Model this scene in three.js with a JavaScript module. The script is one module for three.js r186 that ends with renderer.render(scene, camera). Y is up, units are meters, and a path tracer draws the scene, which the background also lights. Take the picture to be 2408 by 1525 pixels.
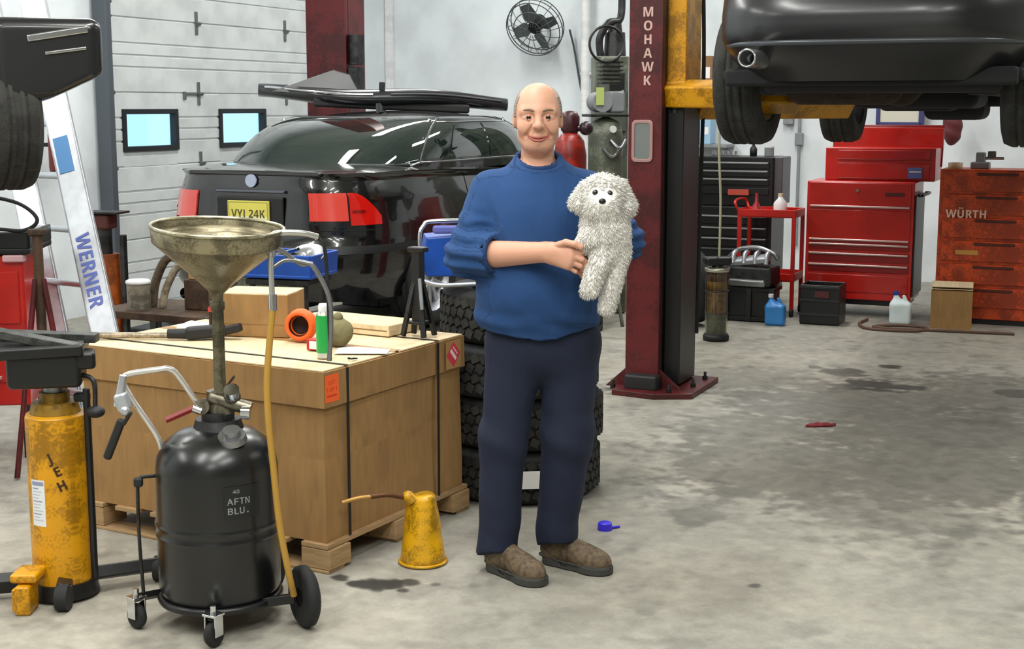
import * as THREE from 'three';
import { RoundedBoxGeometry } from 'three/addons/geometries/RoundedBoxGeometry.js';
import { mergeGeometries } from 'three/addons/utils/BufferGeometryUtils.js';
import { RectAreaLightUniformsLib } from 'three/addons/lights/RectAreaLightUniformsLib.js';
import { FontLoader } from 'three/addons/loaders/FontLoader.js';
import { TextGeometry } from 'three/addons/geometries/TextGeometry.js';

// ---------------------------------------------------------------- camera, sky, exposure, lamps
const scene = new THREE.Scene();
const camera = new THREE.PerspectiveCamera(26.02, 2408 / 1525, 0.05, 80);
camera.position.set(0, 1.667, 0);
camera.rotation.set(THREE.MathUtils.degToRad(-8.828), 0, 0);
scene.add(camera);
scene.background = new THREE.Color(0.6, 1.12, 1.45);           // cold winter sky outside the door windows
const renderer = new THREE.WebGLRenderer({ antialias: true });
renderer.toneMapping = THREE.LinearToneMapping;
renderer.toneMappingExposure = 1.0;
renderer.shadowMap.enabled = true;
RectAreaLightUniformsLib.init();

// room frame: corner of door wall and back wall, a runs along the back wall, b along the door wall towards the camera
const YAW = THREE.MathUtils.degToRad(-24), CX = -1.383, CZ = -15.79;
const AX = Math.cos(YAW), AZ = -Math.sin(YAW);
const R = (a, b, y = 0) => new THREE.Vector3(CX + a * AX - b * AZ, y, CZ + a * AZ + b * AX);
const toR = (x, z) => [(x - CX) * AX + (z - CZ) * AZ, -(x - CX) * AZ + (z - CZ) * AX];
const ROOM_A = 14, ROOM_B = 17.5, CEIL = 4.25;

const FIXTURES = [];
for (const a of [1.7, 4.9]) for (const b of [2.6, 6.1, 9.6, 13.1]) FIXTURES.push([a, b]);
for (const p of [[6.4, 11.9], [8.2, 12.4], [7.5, 15.6], [9.6, 2.6], [9.6, 6.1]]) FIXTURES.push(p);  // those near the camera are added to brighten man, dog and near floor
const LAMP_RGB = new THREE.Color(1.0, 1.0, 0.965);
for (const [a, b] of FIXTURES) {
  const l = new THREE.RectAreaLight(LAMP_RGB, 34, 0.3, 2.3);
  l.position.copy(R(a, b, CEIL - 0.2)); l.rotation.set(-Math.PI / 2, 0, 0); l.rotation.order = 'YXZ'; l.rotation.y = YAW;
  l.castShadow = true; scene.add(l);
}

// ---------------------------------------------------------------- helpers
let seed = 20240611;
const rnd = () => { seed = (seed * 1664525 + 1013904223) >>> 0; return seed / 4294967296; };
const rr = (a, b) => a + (b - a) * rnd();
const V = (x, y, z) => new THREE.Vector3(x, y, z);
const mix = (a, b, t) => a + (b - a) * t;
const clamp = (x, a = 0, b = 1) => Math.min(b, Math.max(a, x));
const sstep = (a, b, x) => { const t = clamp((x - a) / (b - a)); return t * t * (3 - 2 * t); };
const hash = new Uint8Array(65536); for (let i = 0; i < 65536; i++) hash[i] = (rnd() * 256) | 0;
const H2 = (x, y) => hash[((x & 255) << 8) | (y & 255)] / 255;
function vn(x, y) { const i = Math.floor(x), j = Math.floor(y); let u = x - i, v = y - j; u = u * u * (3 - 2 * u); v = v * v * (3 - 2 * v);
  return mix(mix(H2(i, j), H2(i + 1, j), u), mix(H2(i, j + 1), H2(i + 1, j + 1), u), v); }
function fbm(x, y, o = 4) { let s = 0, a = 0.5, t = 0; for (let k = 0; k < o; k++) { s += a * vn(x, y); t += a; x = x * 2.03 + 17.1; y = y * 2.03 + 9.7; a *= 0.5; } return s / t; }
function dataTex(w, h, fn, srgb = true) {
  const d = new Uint8Array(w * h * 4);
  for (let j = 0, k = 0; j < h; j++) for (let i = 0; i < w; i++, k += 4) { const c = fn(i / w, j / h); d[k] = clamp(c[0]) * 255; d[k + 1] = clamp(c[1]) * 255; d[k + 2] = clamp(c[2]) * 255; d[k + 3] = 255; }
  const t = new THREE.DataTexture(d, w, h); t.wrapS = t.wrapT = THREE.RepeatWrapping; t.magFilter = THREE.LinearFilter; t.minFilter = THREE.LinearMipmapLinearFilter; t.generateMipmaps = true;
  if (srgb) t.colorSpace = THREE.SRGBColorSpace; t.needsUpdate = true; return t;
}
const tile = (fn, p) => (u, v) => { // cross-blend so that the texture repeats
  const a = fn(u * p, v * p), b = fn(u * p - p, v * p), c = fn(u * p, v * p - p), d = fn(u * p - p, v * p - p), s = sstep(0.7, 1, u), t = sstep(0.7, 1, v);
  return mix(mix(a, b, s), mix(c, d, s), t); };
const rep = (t, sx, sy = sx) => { const c = t.clone(); c.repeat.set(sx, sy); c.needsUpdate = true; return c; };
const mottleF = tile((x, y) => fbm(x * 8 + 40, y * 8 + 40, 5), 1);
const TX = {
  mottle: dataTex(256, 256, (u, v) => { const m = 0.93 + 0.07 * sstep(0.25, 0.7, mottleF(u, v)); return [m, m, m]; }),
  grime: dataTex(256, 256, (u, v) => { const n = mottleF(u, v), f = vn(u * 120, v * 120); const m = 0.7 + 0.3 * sstep(0.34, 0.6, n * 0.75 + f * 0.25); return [m, m * 0.985, m * 0.95]; }),
  grain: dataTex(256, 256, (u, v) => { const m = 0.5 + 0.5 * (hash[((u * 256 | 0) << 8) | (v * 256 | 0)] / 255) * (0.6 + 0.4 * vn(u * 40, v * 40)); return [m, m, m]; }, false),
  fibre: dataTex(256, 256, (u, v) => { const m = 0.88 + 0.12 * fbm(u * 60, v * 9, 3) - 0.05 * sstep(0.6, 0.8, vn(u * 9, v * 7)); return [m, m, m]; }),
  wood: dataTex(256, 256, (u, v) => { const m = 0.72 + 0.28 * fbm(u * 4, v * 46 + 2 * vn(u * 5, v * 5), 3); return [m, m * 0.97, m * 0.92]; }),
  weave: dataTex(256, 256, (u, v) => { const m = 0.5 + 0.25 * Math.sin(u * 256 * 0.785) + 0.25 * Math.sin(v * 256 * 0.785); return [m, m, m]; }, false),
};
const mats = {};
function M(name, color, rough = 0.6, metal = 0, o = {}) {
  if (mats[name]) return mats[name];
  const m = new THREE.MeshPhysicalMaterial({ name, color, roughness: rough, metalness: metal, ...o });
  return (mats[name] = m);
}
const mm = (name, color, rough, metal = 0, tex = 'mottle', s = 1.5, o = {}) => mats[name] || M(name, color, rough, metal, { map: rep(TX[tex], s), ...o });

const used = {};
const numbered = (n) => { const k = used[n] = (used[n] ?? -1) + 1; return k ? `${n}_${String(k).padStart(3, '0')}` : n; };
function boxUV(g) {
  const p = g.attributes.position; if (!g.attributes.normal) g.computeVertexNormals(); const n = g.attributes.normal, uv = new Float32Array(p.count * 2);
  for (let i = 0; i < p.count; i++) { const x = Math.abs(n.getX(i)), y = Math.abs(n.getY(i)), z = Math.abs(n.getZ(i));
    if (y >= x && y >= z) { uv[2 * i] = p.getX(i); uv[2 * i + 1] = p.getZ(i); } else if (x >= z) { uv[2 * i] = p.getZ(i); uv[2 * i + 1] = p.getY(i); } else { uv[2 * i] = p.getX(i); uv[2 * i + 1] = p.getY(i); } }
  g.setAttribute('uv', new THREE.BufferAttribute(uv, 2)); return g;
}
function part(parent, name, geo, mat, pos, rot, label) {
  if (!mat.userData.keepUV && !geo.userData.uvDone) { boxUV(geo); geo.userData.uvDone = true; }
  const m = new THREE.Mesh(geo, mat); m.name = name; m.castShadow = m.receiveShadow = true;
  if (pos) m.position.set(...pos); if (rot) m.rotation.set(...rot); if (label) m.userData.label = label;
  parent.add(m); return m;
}
function thing(name, label, category, pos = [0, 0, 0], turn = 0, group) {
  const o = new THREE.Group(); o.name = numbered(name); o.position.set(...(pos.isVector3 ? pos.toArray() : pos)); o.rotation.y = turn;
  o.userData = { label, category }; if (group) o.userData.group = group; scene.add(o); return o;
}
function single(name, label, category, geo, mat, pos = [0, 0, 0], rot, group) {
  const m = part(scene, numbered(name), geo, mat, pos.isVector3 ? pos.toArray() : pos, rot); m.userData = { label, category }; if (group) m.userData.group = group; return m;
}
function struct(name, geo, mat, pos, rot) { const m = part(scene, name, geo, mat, pos && (pos.isVector3 ? pos.toArray() : pos), rot); m.userData.kind = 'structure'; return m; }
const bx = (w, h, d) => new THREE.BoxGeometry(w, h, d);
const rb = (w, h, d, r = 0.006, s = 2) => new RoundedBoxGeometry(w, h, d, s, Math.min(r, w / 2.01, h / 2.01, d / 2.01));
const cy = (r1, r2, h, s = 24, open = false) => new THREE.CylinderGeometry(r1, r2, h, s, 1, open);
const sp = (r, a = 20, b = 14) => new THREE.SphereGeometry(r, a, b);
const lathe = (pts, s = 40) => new THREE.LatheGeometry(pts.map(([x, y]) => new THREE.Vector2(x, y)), s);
const tube = (pts, r, seg = 40, rs = 8, closed = false, tension = 0.5) => new THREE.TubeGeometry(new THREE.CatmullRomCurve3(pts.map((p) => V(...p)), closed, 'catmullrom', tension), seg, r, rs, closed);
function bar(p, q, r, s = 10) { const a = V(...p), b = V(...q), d = b.clone().sub(a), g = cy(r, r, d.length(), s); g.applyQuaternion(new THREE.Quaternion().setFromUnitVectors(V(0, 1, 0), d.normalize())); g.translate(...a.add(b).multiplyScalar(0.5).toArray()); return g; }
function beam(p, q, w, h, roll = 0) { const a = V(...p), b = V(...q), d = b.clone().sub(a), g = rb(w, d.length(), h, Math.min(w, h) * 0.12, 1); g.rotateY(roll); g.applyQuaternion(new THREE.Quaternion().setFromUnitVectors(V(0, 1, 0), d.normalize())); g.translate(...a.add(b).multiplyScalar(0.5).toArray()); return g; }
function at(g, x = 0, y = 0, z = 0, rx = 0, ry = 0, rz = 0, s = 1) { g.applyMatrix4(new THREE.Matrix4().compose(V(x, y, z), new THREE.Quaternion().setFromEuler(new THREE.Euler(rx, ry, rz)), Array.isArray(s) ? V(...s) : V(s, s, s))); return g; }
function mg(list) { const l = list.map((g) => { g = g.index ? g.toNonIndexed() : g; if (!g.attributes.normal) g.computeVertexNormals(); for (const k of Object.keys(g.attributes)) if (!['position', 'normal', 'uv'].includes(k)) g.deleteAttribute(k); if (!g.attributes.uv) boxUV(g); g.morphAttributes = {}; return g; }); return mergeGeometries(l); }
function extr(pts, depth, bevel = 0.004, curve = 6) { const s = pts instanceof THREE.Shape ? pts : new THREE.Shape(pts.map(([x, y]) => new THREE.Vector2(x, y))); const g = new THREE.ExtrudeGeometry(s, { depth, bevelEnabled: bevel > 0, bevelSize: bevel, bevelThickness: bevel, bevelSegments: 2, curveSegments: curve }); return g; }
function rrect(w, h, r) { const s = new THREE.Shape(), x = -w / 2, y = -h / 2; s.moveTo(x + r, y); s.lineTo(x + w - r, y); s.quadraticCurveTo(x + w, y, x + w, y + r); s.lineTo(x + w, y + h - r); s.quadraticCurveTo(x + w, y + h, x + w - r, y + h); s.lineTo(x + r, y + h); s.quadraticCurveTo(x, y + h, x, y + h - r); s.lineTo(x, y + r); s.quadraticCurveTo(x, y, x + r, y); return s; }
function canvasMat(name, w, h, draw, o = {}) { const c = document.createElement('canvas'); c.width = w; c.height = h; const g = c.getContext('2d'); draw(g, w, h); const t = new THREE.CanvasTexture(c); t.colorSpace = THREE.SRGBColorSpace; const m = new THREE.MeshPhysicalMaterial({ name, map: t, roughness: 0.6, ...o }); m.userData.keepUV = true; return m; }
function label(parent, name, w, h, mat, pos, rot) { const g = new THREE.PlaneGeometry(w, h); const back = bx(w, h, 0.0016); back.translate(0, 0, -0.001); // printed face on a thin card
  const m = new THREE.Mesh(g, mat); m.name = name; m.position.set(...pos); if (rot) m.rotation.set(...rot); m.castShadow = m.receiveShadow = true; parent.add(m); return m; }
function grid(nu, nv, fn, closedU = false) { // parametric sheet: fn(u, v) -> [x, y, z]
  const pos = [], idx = [], W = nu + 1; for (let j = 0; j <= nv; j++) for (let i = 0; i <= nu; i++) pos.push(...fn(i / nu, j / nv));
  for (let j = 0; j < nv; j++) for (let i = 0; i < nu; i++) { const a = j * W + i, b = a + 1, c = a + W, d = c + 1; idx.push(a, b, d, a, d, c); }
  const g = new THREE.BufferGeometry(); g.setAttribute('position', new THREE.Float32BufferAttribute(pos, 3)); g.setIndex(idx); g.computeVertexNormals(); return g; }
const fonts = { bold: await new FontLoader().loadAsync('fonts/droid/droid_sans_bold.typeface.json') };
function text(s, size, depth = 0.002) { const g = new TextGeometry(s, { font: fonts.bold, size, depth, curveSegments: 3, bevelEnabled: false }); g.computeBoundingBox(); g.translate(-(g.boundingBox.max.x + g.boundingBox.min.x) / 2, -(g.boundingBox.max.y + g.boundingBox.min.y) / 2, 0); return g; }
// signed-distance modelling
const smin = (a, b, k) => { const h = Math.max(k - Math.abs(a - b), 0) / k; return Math.min(a, b) - h * h * k * 0.25; };
const smax = (a, b, k) => -smin(-a, -b, k);
function cap(x, y, z, a, b, ra, rb) { const bx = b[0] - a[0], by = b[1] - a[1], bz = b[2] - a[2], px = x - a[0], py = y - a[1], pz = z - a[2]; const t = clamp((px * bx + py * by + pz * bz) / (bx * bx + by * by + bz * bz + 1e-9)); const dx = px - bx * t, dy = py - by * t, dz = pz - bz * t; return Math.sqrt(dx * dx + dy * dy + dz * dz) - mix(ra, rb, t); }
function ell(x, y, z, c, r) { const dx = (x - c[0]) / r[0], dy = (y - c[1]) / r[1], dz = (z - c[2]) / r[2], k = Math.sqrt(dx * dx + dy * dy + dz * dz), ex = dx / r[0], ey = dy / r[1], ez = dz / r[2], q = Math.sqrt(ex * ex + ey * ey + ez * ez); return q < 1e-6 ? -Math.min(...r) : k * (k - 1) / q; }
function sdf(f, lo, hi, cell) { // naive surface nets
  const n = [0, 1, 2].map((k) => Math.ceil((hi[k] - lo[k]) / cell) + 1), [nx, ny, nz] = n, v = new Float32Array(nx * ny * nz), id = (i, j, k) => i + nx * (j + ny * k);
  for (let k = 0; k < nz; k++) for (let j = 0; j < ny; j++) for (let i = 0; i < nx; i++) v[id(i, j, k)] = f(lo[0] + i * cell, lo[1] + j * cell, lo[2] + k * cell);
  const map = new Int32Array(nx * ny * nz).fill(-1), pos = [], idx = [];
  for (let k = 0; k < nz - 1; k++) for (let j = 0; j < ny - 1; j++) for (let i = 0; i < nx - 1; i++) {
    let m = 0, sx = 0, sy = 0, sz = 0, c = 0; const g = []; for (let q = 0; q < 8; q++) { const w = v[id(i + (q & 1), j + (q >> 1 & 1), k + (q >> 2))]; g.push(w); if (w < 0) m |= 1 << q; }
    if (m === 0 || m === 255) continue;
    for (let q = 0; q < 8; q++) for (const b of [1, 2, 4]) if (!(q & b)) { const w = q | b, s = g[q], t = g[w]; if ((s < 0) !== (t < 0)) { const u = s / (s - t); sx += (q & 1) + (b === 1 ? u : 0); sy += (q >> 1 & 1) + (b === 2 ? u : 0); sz += (q >> 2) + (b === 4 ? u : 0); c++; } }
    map[id(i, j, k)] = pos.length / 3; pos.push(lo[0] + (i + sx / c) * cell, lo[1] + (j + sy / c) * cell, lo[2] + (k + sz / c) * cell);
  }
  const quad = (a, b, c, d, flip) => { if (a < 0 || b < 0 || c < 0 || d < 0) return; flip ? idx.push(a, c, b, a, d, c) : idx.push(a, b, c, a, c, d); };
  for (let k = 1; k < nz - 1; k++) for (let j = 1; j < ny - 1; j++) for (let i = 1; i < nx - 1; i++) { const s = v[id(i, j, k)] < 0;
    if (s !== v[id(i + 1, j, k)] < 0) quad(map[id(i, j - 1, k - 1)], map[id(i, j, k - 1)], map[id(i, j, k)], map[id(i, j - 1, k)], !s);
    if (s !== v[id(i, j + 1, k)] < 0) quad(map[id(i - 1, j, k - 1)], map[id(i - 1, j, k)], map[id(i, j, k)], map[id(i, j, k - 1)], !s);
    if (s !== v[id(i, j, k + 1)] < 0) quad(map[id(i - 1, j - 1, k)], map[id(i, j - 1, k)], map[id(i, j, k)], map[id(i - 1, j, k)], !s); }
  const P = new Float32Array(pos), N = new Float32Array(pos.length), e = cell * 0.5;
  for (let i = 0; i < P.length; i += 3) { const x = P[i], y = P[i + 1], z = P[i + 2]; let a = f(x + e, y, z) - f(x - e, y, z), b = f(x, y + e, z) - f(x, y - e, z), c = f(x, y, z + e) - f(x, y, z - e), l = Math.hypot(a, b, c) || 1; N[i] = a / l; N[i + 1] = b / l; N[i + 2] = c / l; }
  const G = new THREE.BufferGeometry(); G.setAttribute('position', new THREE.BufferAttribute(P, 3)); G.setAttribute('normal', new THREE.BufferAttribute(N, 3)); G.setIndex(idx); return G;
}
// ---------------------------------------------------------------- shared materials
const K = {
  wall: mm('wall_paint', '#e6edf1', 0.75, 0, 'mottle', 0.35),
  door: mm('door_paint', '#d4d9da', 0.55, 0, 'mottle', 0.7),
  ceil: mm('ceiling_paint', '#e2e2dc', 0.9, 0, 'mottle', 0.3),
  black: mm('black_paint', '#141516', 0.38, 0, 'mottle', 1.3),
  blackM: mm('black_plastic', '#1a1b1c', 0.6, 0, 'mottle', 2),
  rubber: mm('rubber', '#1d1e1f', 0.78, 0, 'mottle', 3),
  rubberG: mm('dusty_rubber', '#333433', 0.85, 0, 'grime', 2),
  steel: mm('steel', '#9a9c9e', 0.34, 0.9, 'mottle', 3),
  dsteel: mm('dark_steel', '#45474a', 0.45, 0.8, 'grime', 2),
  chrome: M('chrome', '#d9dbde', 0.13, 1),
  alu: mm('aluminium', '#c6cad0', 0.38, 0.75, 'mottle', 3),
  zinc: mm('zinc', '#b9bab0', 0.36, 0.7, 'grime', 2.5),
  red: mm('red_paint', '#c41a10', 0.32, 0, 'mottle', 1.2, { clearcoat: 0.3, clearcoatRoughness: 0.2 }),
  maroon: mm('maroon_paint', '#5c151a', 0.42, 0, 'grime', 0.9),
  orange: mm('orange_paint', '#cf4a12', 0.45, 0, 'grime', 1.1),
  yellow: mm('yellow_paint', '#d79a08', 0.42, 0, 'grime', 1.4),
  blue: mm('blue_plastic', '#0d4aa8', 0.4, 0, 'mottle', 2),
  card: mm('cardboard', '#a8814f', 0.88, 0, 'fibre', 1.2, { bumpMap: rep(TX.fibre, 1.2), bumpScale: 0.0006 }),
  cardPaleLit: mm('cardboard_pale_lit', '#ead4ac', 0.88, 0, 'fibre', 1.6),  // pale card; on carton tops the overhead light is put into the colour
  wood: mm('pallet_wood', '#c0a27a', 0.82, 0, 'wood', 1.6, { bumpMap: rep(TX.wood, 1.6), bumpScale: 0.001 }),
  white: mm('white_plastic', '#e8e9ea', 0.45, 0, 'mottle', 2),
  grey: mm('grey_paint', '#8b8f92', 0.5, 0, 'mottle', 1.4),
  greygreen: mm('grey_green_paint', '#6f766a', 0.5, 0, 'grime', 1.4),
  brown: mm('brown_iron', '#4d3a2a', 0.7, 0.2, 'grime', 2),
  paper: M('paper', '#f2f2f0', 0.85),
  glass: M('window_glass', '#ffffff', 0.02, 0, { transmission: 1, thickness: 0, ior: 1.5 }),
};
const FLAT = (n, c, r = 0.6, m = 0, o) => M(n, c, r, m, o);

// ---------------------------------------------------------------- room shell
{
  // stains, then broad darker areas on the right, copied from the photograph: world x, z, radius, strength, tint
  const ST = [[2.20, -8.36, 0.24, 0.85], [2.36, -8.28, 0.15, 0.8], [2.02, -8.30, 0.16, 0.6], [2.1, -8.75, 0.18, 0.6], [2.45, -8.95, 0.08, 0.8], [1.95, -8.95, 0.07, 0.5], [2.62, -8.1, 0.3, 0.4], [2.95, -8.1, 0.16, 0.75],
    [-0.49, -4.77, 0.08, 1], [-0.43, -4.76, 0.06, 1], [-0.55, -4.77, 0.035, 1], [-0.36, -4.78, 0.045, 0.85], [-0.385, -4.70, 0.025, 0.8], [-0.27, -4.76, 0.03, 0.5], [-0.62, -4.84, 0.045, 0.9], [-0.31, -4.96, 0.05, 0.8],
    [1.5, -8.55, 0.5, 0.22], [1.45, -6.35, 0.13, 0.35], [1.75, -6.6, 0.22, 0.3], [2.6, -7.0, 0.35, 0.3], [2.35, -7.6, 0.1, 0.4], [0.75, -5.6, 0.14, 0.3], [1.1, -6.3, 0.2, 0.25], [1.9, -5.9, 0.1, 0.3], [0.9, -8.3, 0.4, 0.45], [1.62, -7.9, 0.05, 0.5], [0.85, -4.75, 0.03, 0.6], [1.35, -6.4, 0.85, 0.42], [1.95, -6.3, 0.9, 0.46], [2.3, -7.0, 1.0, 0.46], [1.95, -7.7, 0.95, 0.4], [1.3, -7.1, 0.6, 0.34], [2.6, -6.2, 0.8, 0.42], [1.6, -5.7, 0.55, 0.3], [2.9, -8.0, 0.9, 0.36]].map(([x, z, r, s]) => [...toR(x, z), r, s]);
  const TR = [[toR(0.55, -5.75), toR(1.35, -6.9), 0.16]];     // paler diagonal strip across the concrete
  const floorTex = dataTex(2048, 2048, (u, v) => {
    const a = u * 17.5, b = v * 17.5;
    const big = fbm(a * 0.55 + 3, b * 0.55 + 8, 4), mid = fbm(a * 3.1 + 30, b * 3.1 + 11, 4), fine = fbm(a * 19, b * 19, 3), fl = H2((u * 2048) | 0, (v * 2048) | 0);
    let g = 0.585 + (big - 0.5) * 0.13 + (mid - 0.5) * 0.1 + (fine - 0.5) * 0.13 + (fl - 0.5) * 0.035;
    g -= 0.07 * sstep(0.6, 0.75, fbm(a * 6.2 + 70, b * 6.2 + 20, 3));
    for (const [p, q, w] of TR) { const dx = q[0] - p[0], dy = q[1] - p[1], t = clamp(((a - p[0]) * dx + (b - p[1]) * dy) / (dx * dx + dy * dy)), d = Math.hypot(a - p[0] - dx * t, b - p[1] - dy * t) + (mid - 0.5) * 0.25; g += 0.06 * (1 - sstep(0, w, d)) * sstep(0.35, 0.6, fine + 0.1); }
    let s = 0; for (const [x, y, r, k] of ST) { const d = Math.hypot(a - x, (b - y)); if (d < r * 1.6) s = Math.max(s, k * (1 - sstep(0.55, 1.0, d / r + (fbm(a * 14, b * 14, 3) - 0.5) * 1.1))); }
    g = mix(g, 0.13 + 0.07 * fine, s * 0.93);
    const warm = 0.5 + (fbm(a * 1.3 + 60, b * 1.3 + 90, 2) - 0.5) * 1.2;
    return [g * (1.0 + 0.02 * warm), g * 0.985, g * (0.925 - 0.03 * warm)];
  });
  floorTex.wrapS = floorTex.wrapT = THREE.ClampToEdgeWrapping;
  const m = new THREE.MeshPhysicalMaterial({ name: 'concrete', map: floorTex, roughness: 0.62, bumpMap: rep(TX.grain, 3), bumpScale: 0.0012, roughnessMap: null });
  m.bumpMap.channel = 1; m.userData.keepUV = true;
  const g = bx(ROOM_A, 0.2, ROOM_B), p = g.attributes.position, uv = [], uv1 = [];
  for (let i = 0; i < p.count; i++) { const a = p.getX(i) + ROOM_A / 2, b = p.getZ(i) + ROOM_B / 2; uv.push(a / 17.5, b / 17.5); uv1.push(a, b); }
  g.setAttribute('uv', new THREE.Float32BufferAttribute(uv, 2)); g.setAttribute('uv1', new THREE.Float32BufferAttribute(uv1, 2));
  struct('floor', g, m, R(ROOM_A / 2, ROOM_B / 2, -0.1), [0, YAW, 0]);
}
const DOOR = { b0: 1.5, b1: 4.74, h: 3.02 };
struct('ceiling', bx(ROOM_A + 0.4, 0.2, ROOM_B + 0.4), K.ceil, R(ROOM_A / 2, ROOM_B / 2, CEIL + 0.1), [0, YAW, 0]);
struct('wall_back', bx(ROOM_A + 0.4, CEIL, 0.2), K.wall, R(ROOM_A / 2, -0.1, CEIL / 2), [0, YAW, 0]);
const KB = mm('block_wall_grey', '#b9bab6', 0.85, 0, 'mottle', 0.6);
struct('wall_right', bx(0.2, CEIL, ROOM_B), KB, R(ROOM_A + 0.1, ROOM_B / 2, CEIL / 2), [0, YAW, 0]);
struct('wall_front', bx(ROOM_A + 0.4, CEIL, 0.2), KB, R(ROOM_A / 2, ROOM_B + 0.1, CEIL / 2), [0, YAW, 0]);
struct('wall_left', mg([at(bx(0.2, CEIL, DOOR.b0), 0, CEIL / 2, DOOR.b0 / 2), at(bx(0.2, CEIL, ROOM_B - DOOR.b1), 0, CEIL / 2, (ROOM_B + DOOR.b1) / 2), at(bx(0.2, CEIL - DOOR.h, DOOR.b1 - DOOR.b0), 0, (CEIL + DOOR.h) / 2, (DOOR.b1 + DOOR.b0) / 2)]), K.wall, R(-0.1, 0, 0), [0, YAW, 0]);
// sectional garage door: local x runs along the wall away from the corner (b), local z into the room
{
  const d = new THREE.Group(); d.name = 'door_1'; d.userData.kind = 'structure'; d.position.copy(R(-0.04, DOOR.b0, 0)); d.rotation.y = YAW + Math.PI / 2; scene.add(d);
  const W = DOOR.b1 - DOOR.b0, seams = [0.0, 0.56, 1.17, 1.78, 2.39, 3.0], X = (b) => -(b - DOOR.b0), t = 0.045;
  const wins = [[4.496, 3.785], [3.158, 2.433]].map(([p, q]) => [X(p), X(q)]), wy = [1.305, 1.635];
  // profile of one section with three shallow grooves in the face
  const prof = (h, mid) => { const s = [[0, -0.0005], [0, h + 0.0005], [t - 0.012, h + 0.0005], [t - 0.012, h - 0.003], [t - 0.006, h - 0.004], [t, h - 0.01]]; for (const f of [0.66, 0.5, 0.34].map((k) => h * k)) s.push([t, f + 0.011], [t - 0.011, f + 0.006], [t - 0.011, f - 0.006], [t, f - 0.011]); s.push([t, 0.01], [t - 0.006, 0.004], [t - 0.012, 0.003], [t - 0.012, -0.0005]); return s; };
  const slab = (h, x0, x1) => { const g = extr(prof(h), x1 - x0, 0); g.rotateY(-Math.PI / 2); g.scale(1, 1, 1); g.translate(x1, 0, 0); return g; }; // profile x -> local z
  for (let i = 0; i < 5; i++) {
    const y0 = seams[i], h = seams[i + 1] - y0; let g;
    if (i === 2) { const xs = [X(DOOR.b1), wins[0][0], wins[0][1], wins[1][0], wins[1][1], 0], l = [];
      for (const k of [0, 2, 4]) l.push(slab(h, xs[k], xs[k + 1]));
      for (const w of wins) { const c = (w[0] + w[1]) / 2, ww = w[1] - w[0]; l.push(at(bx(ww, wy[0] - y0, t - 0.004), c, (wy[0] - y0) / 2, t / 2 - 0.002), at(bx(ww, y0 + h - wy[1], t - 0.004), c, (wy[1] - y0 + h) / 2, t / 2 - 0.002)); }
      g = mg(l); } else g = slab(h, X(DOOR.b1), 0);
    part(d, 'door_section', g, K.door, [0, y0, 0]);
  }
  const fm = FLAT('window_frame_black', '#15171c', 0.5), hm = FLAT('hinge_steel', '#6f7274', 0.5, 0.6);
  for (const w of wins) { const c = (w[0] + w[1]) / 2, ww = w[1] - w[0], hh = wy[1] - wy[0], f = 0.042;
    const fr = part(d, 'window_frame', mg([at(rb(ww + 0.02, f, 0.07, 0.006), 0, hh / 2 - f / 2 + 0.01, 0), at(rb(ww + 0.02, f, 0.07, 0.006), 0, -hh / 2 + f / 2 - 0.01, 0), at(rb(f, hh - 0.04, 0.07, 0.006), ww / 2 - f / 2 + 0.01, 0, 0), at(rb(f, hh - 0.04, 0.07, 0.006), -ww / 2 + f / 2 - 0.01, 0, 0)]), fm, [c, (wy[0] + wy[1]) / 2, t / 2 + 0.008]);
    part(fr, 'pane', bx(ww - 0.06, hh - 0.06, 0.006), K.glass, [0, 0, -0.01]); }
  for (const y of seams.slice(1, 5)) for (const x of [X(3.46), X(2.05), X(4.66), -0.1]) {
    const hg = part(d, 'hinge', mg([at(rb(0.035, 0.2, 0.012, 0.004), 0, 0, 0.006), at(rb(0.06, 0.035, 0.022, 0.006), 0.015, -0.005, 0.012), at(cy(0.01, 0.01, 0.07, 10), 0.015, 0, 0.02, 0, 0, Math.PI / 2)]), hm, [x, y, t]);
  }
  part(d, 'lock_bar', mg([at(rb(0.2, 0.018, 0.014, 0.004), -0.12, 0, 0.01), at(rb(0.03, 0.07, 0.02, 0.006), -0.21, -0.015, 0.012)]), hm, [X(3.46), 1.775, t]);
  // vertical tracks
  const tr = FLAT('track_steel', '#5b6168', 0.5, 0.5);
  for (const [x, s] of [[X(DOOR.b1) - 0.04, 1], [0.05, -1]]) {
    part(d, 'track', mg([at(rb(0.012, 3.6, 0.13, 0.003), -s * 0.06, 1.8, 0.14), at(rb(0.1, 3.6, 0.012, 0.003), -s * 0.01, 1.8, 0.08), at(rb(0.06, 3.6, 0.012, 0.003), -s * 0.03, 1.8, 0.2)]), tr, [x, 0, 0]);
    for (const y of [0.4, 1.17, 1.78, 2.5]) part(d, 'roller_bracket', mg([at(rb(0.09, 0.07, 0.05, 0.01), 0, 0, 0.1), at(cy(0.02, 0.02, 0.05, 12), s * 0.03, 0, 0.13, 0, 0, Math.PI / 2)]), hm, [x + s * 0.03, y, 0]);
  }
}
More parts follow.
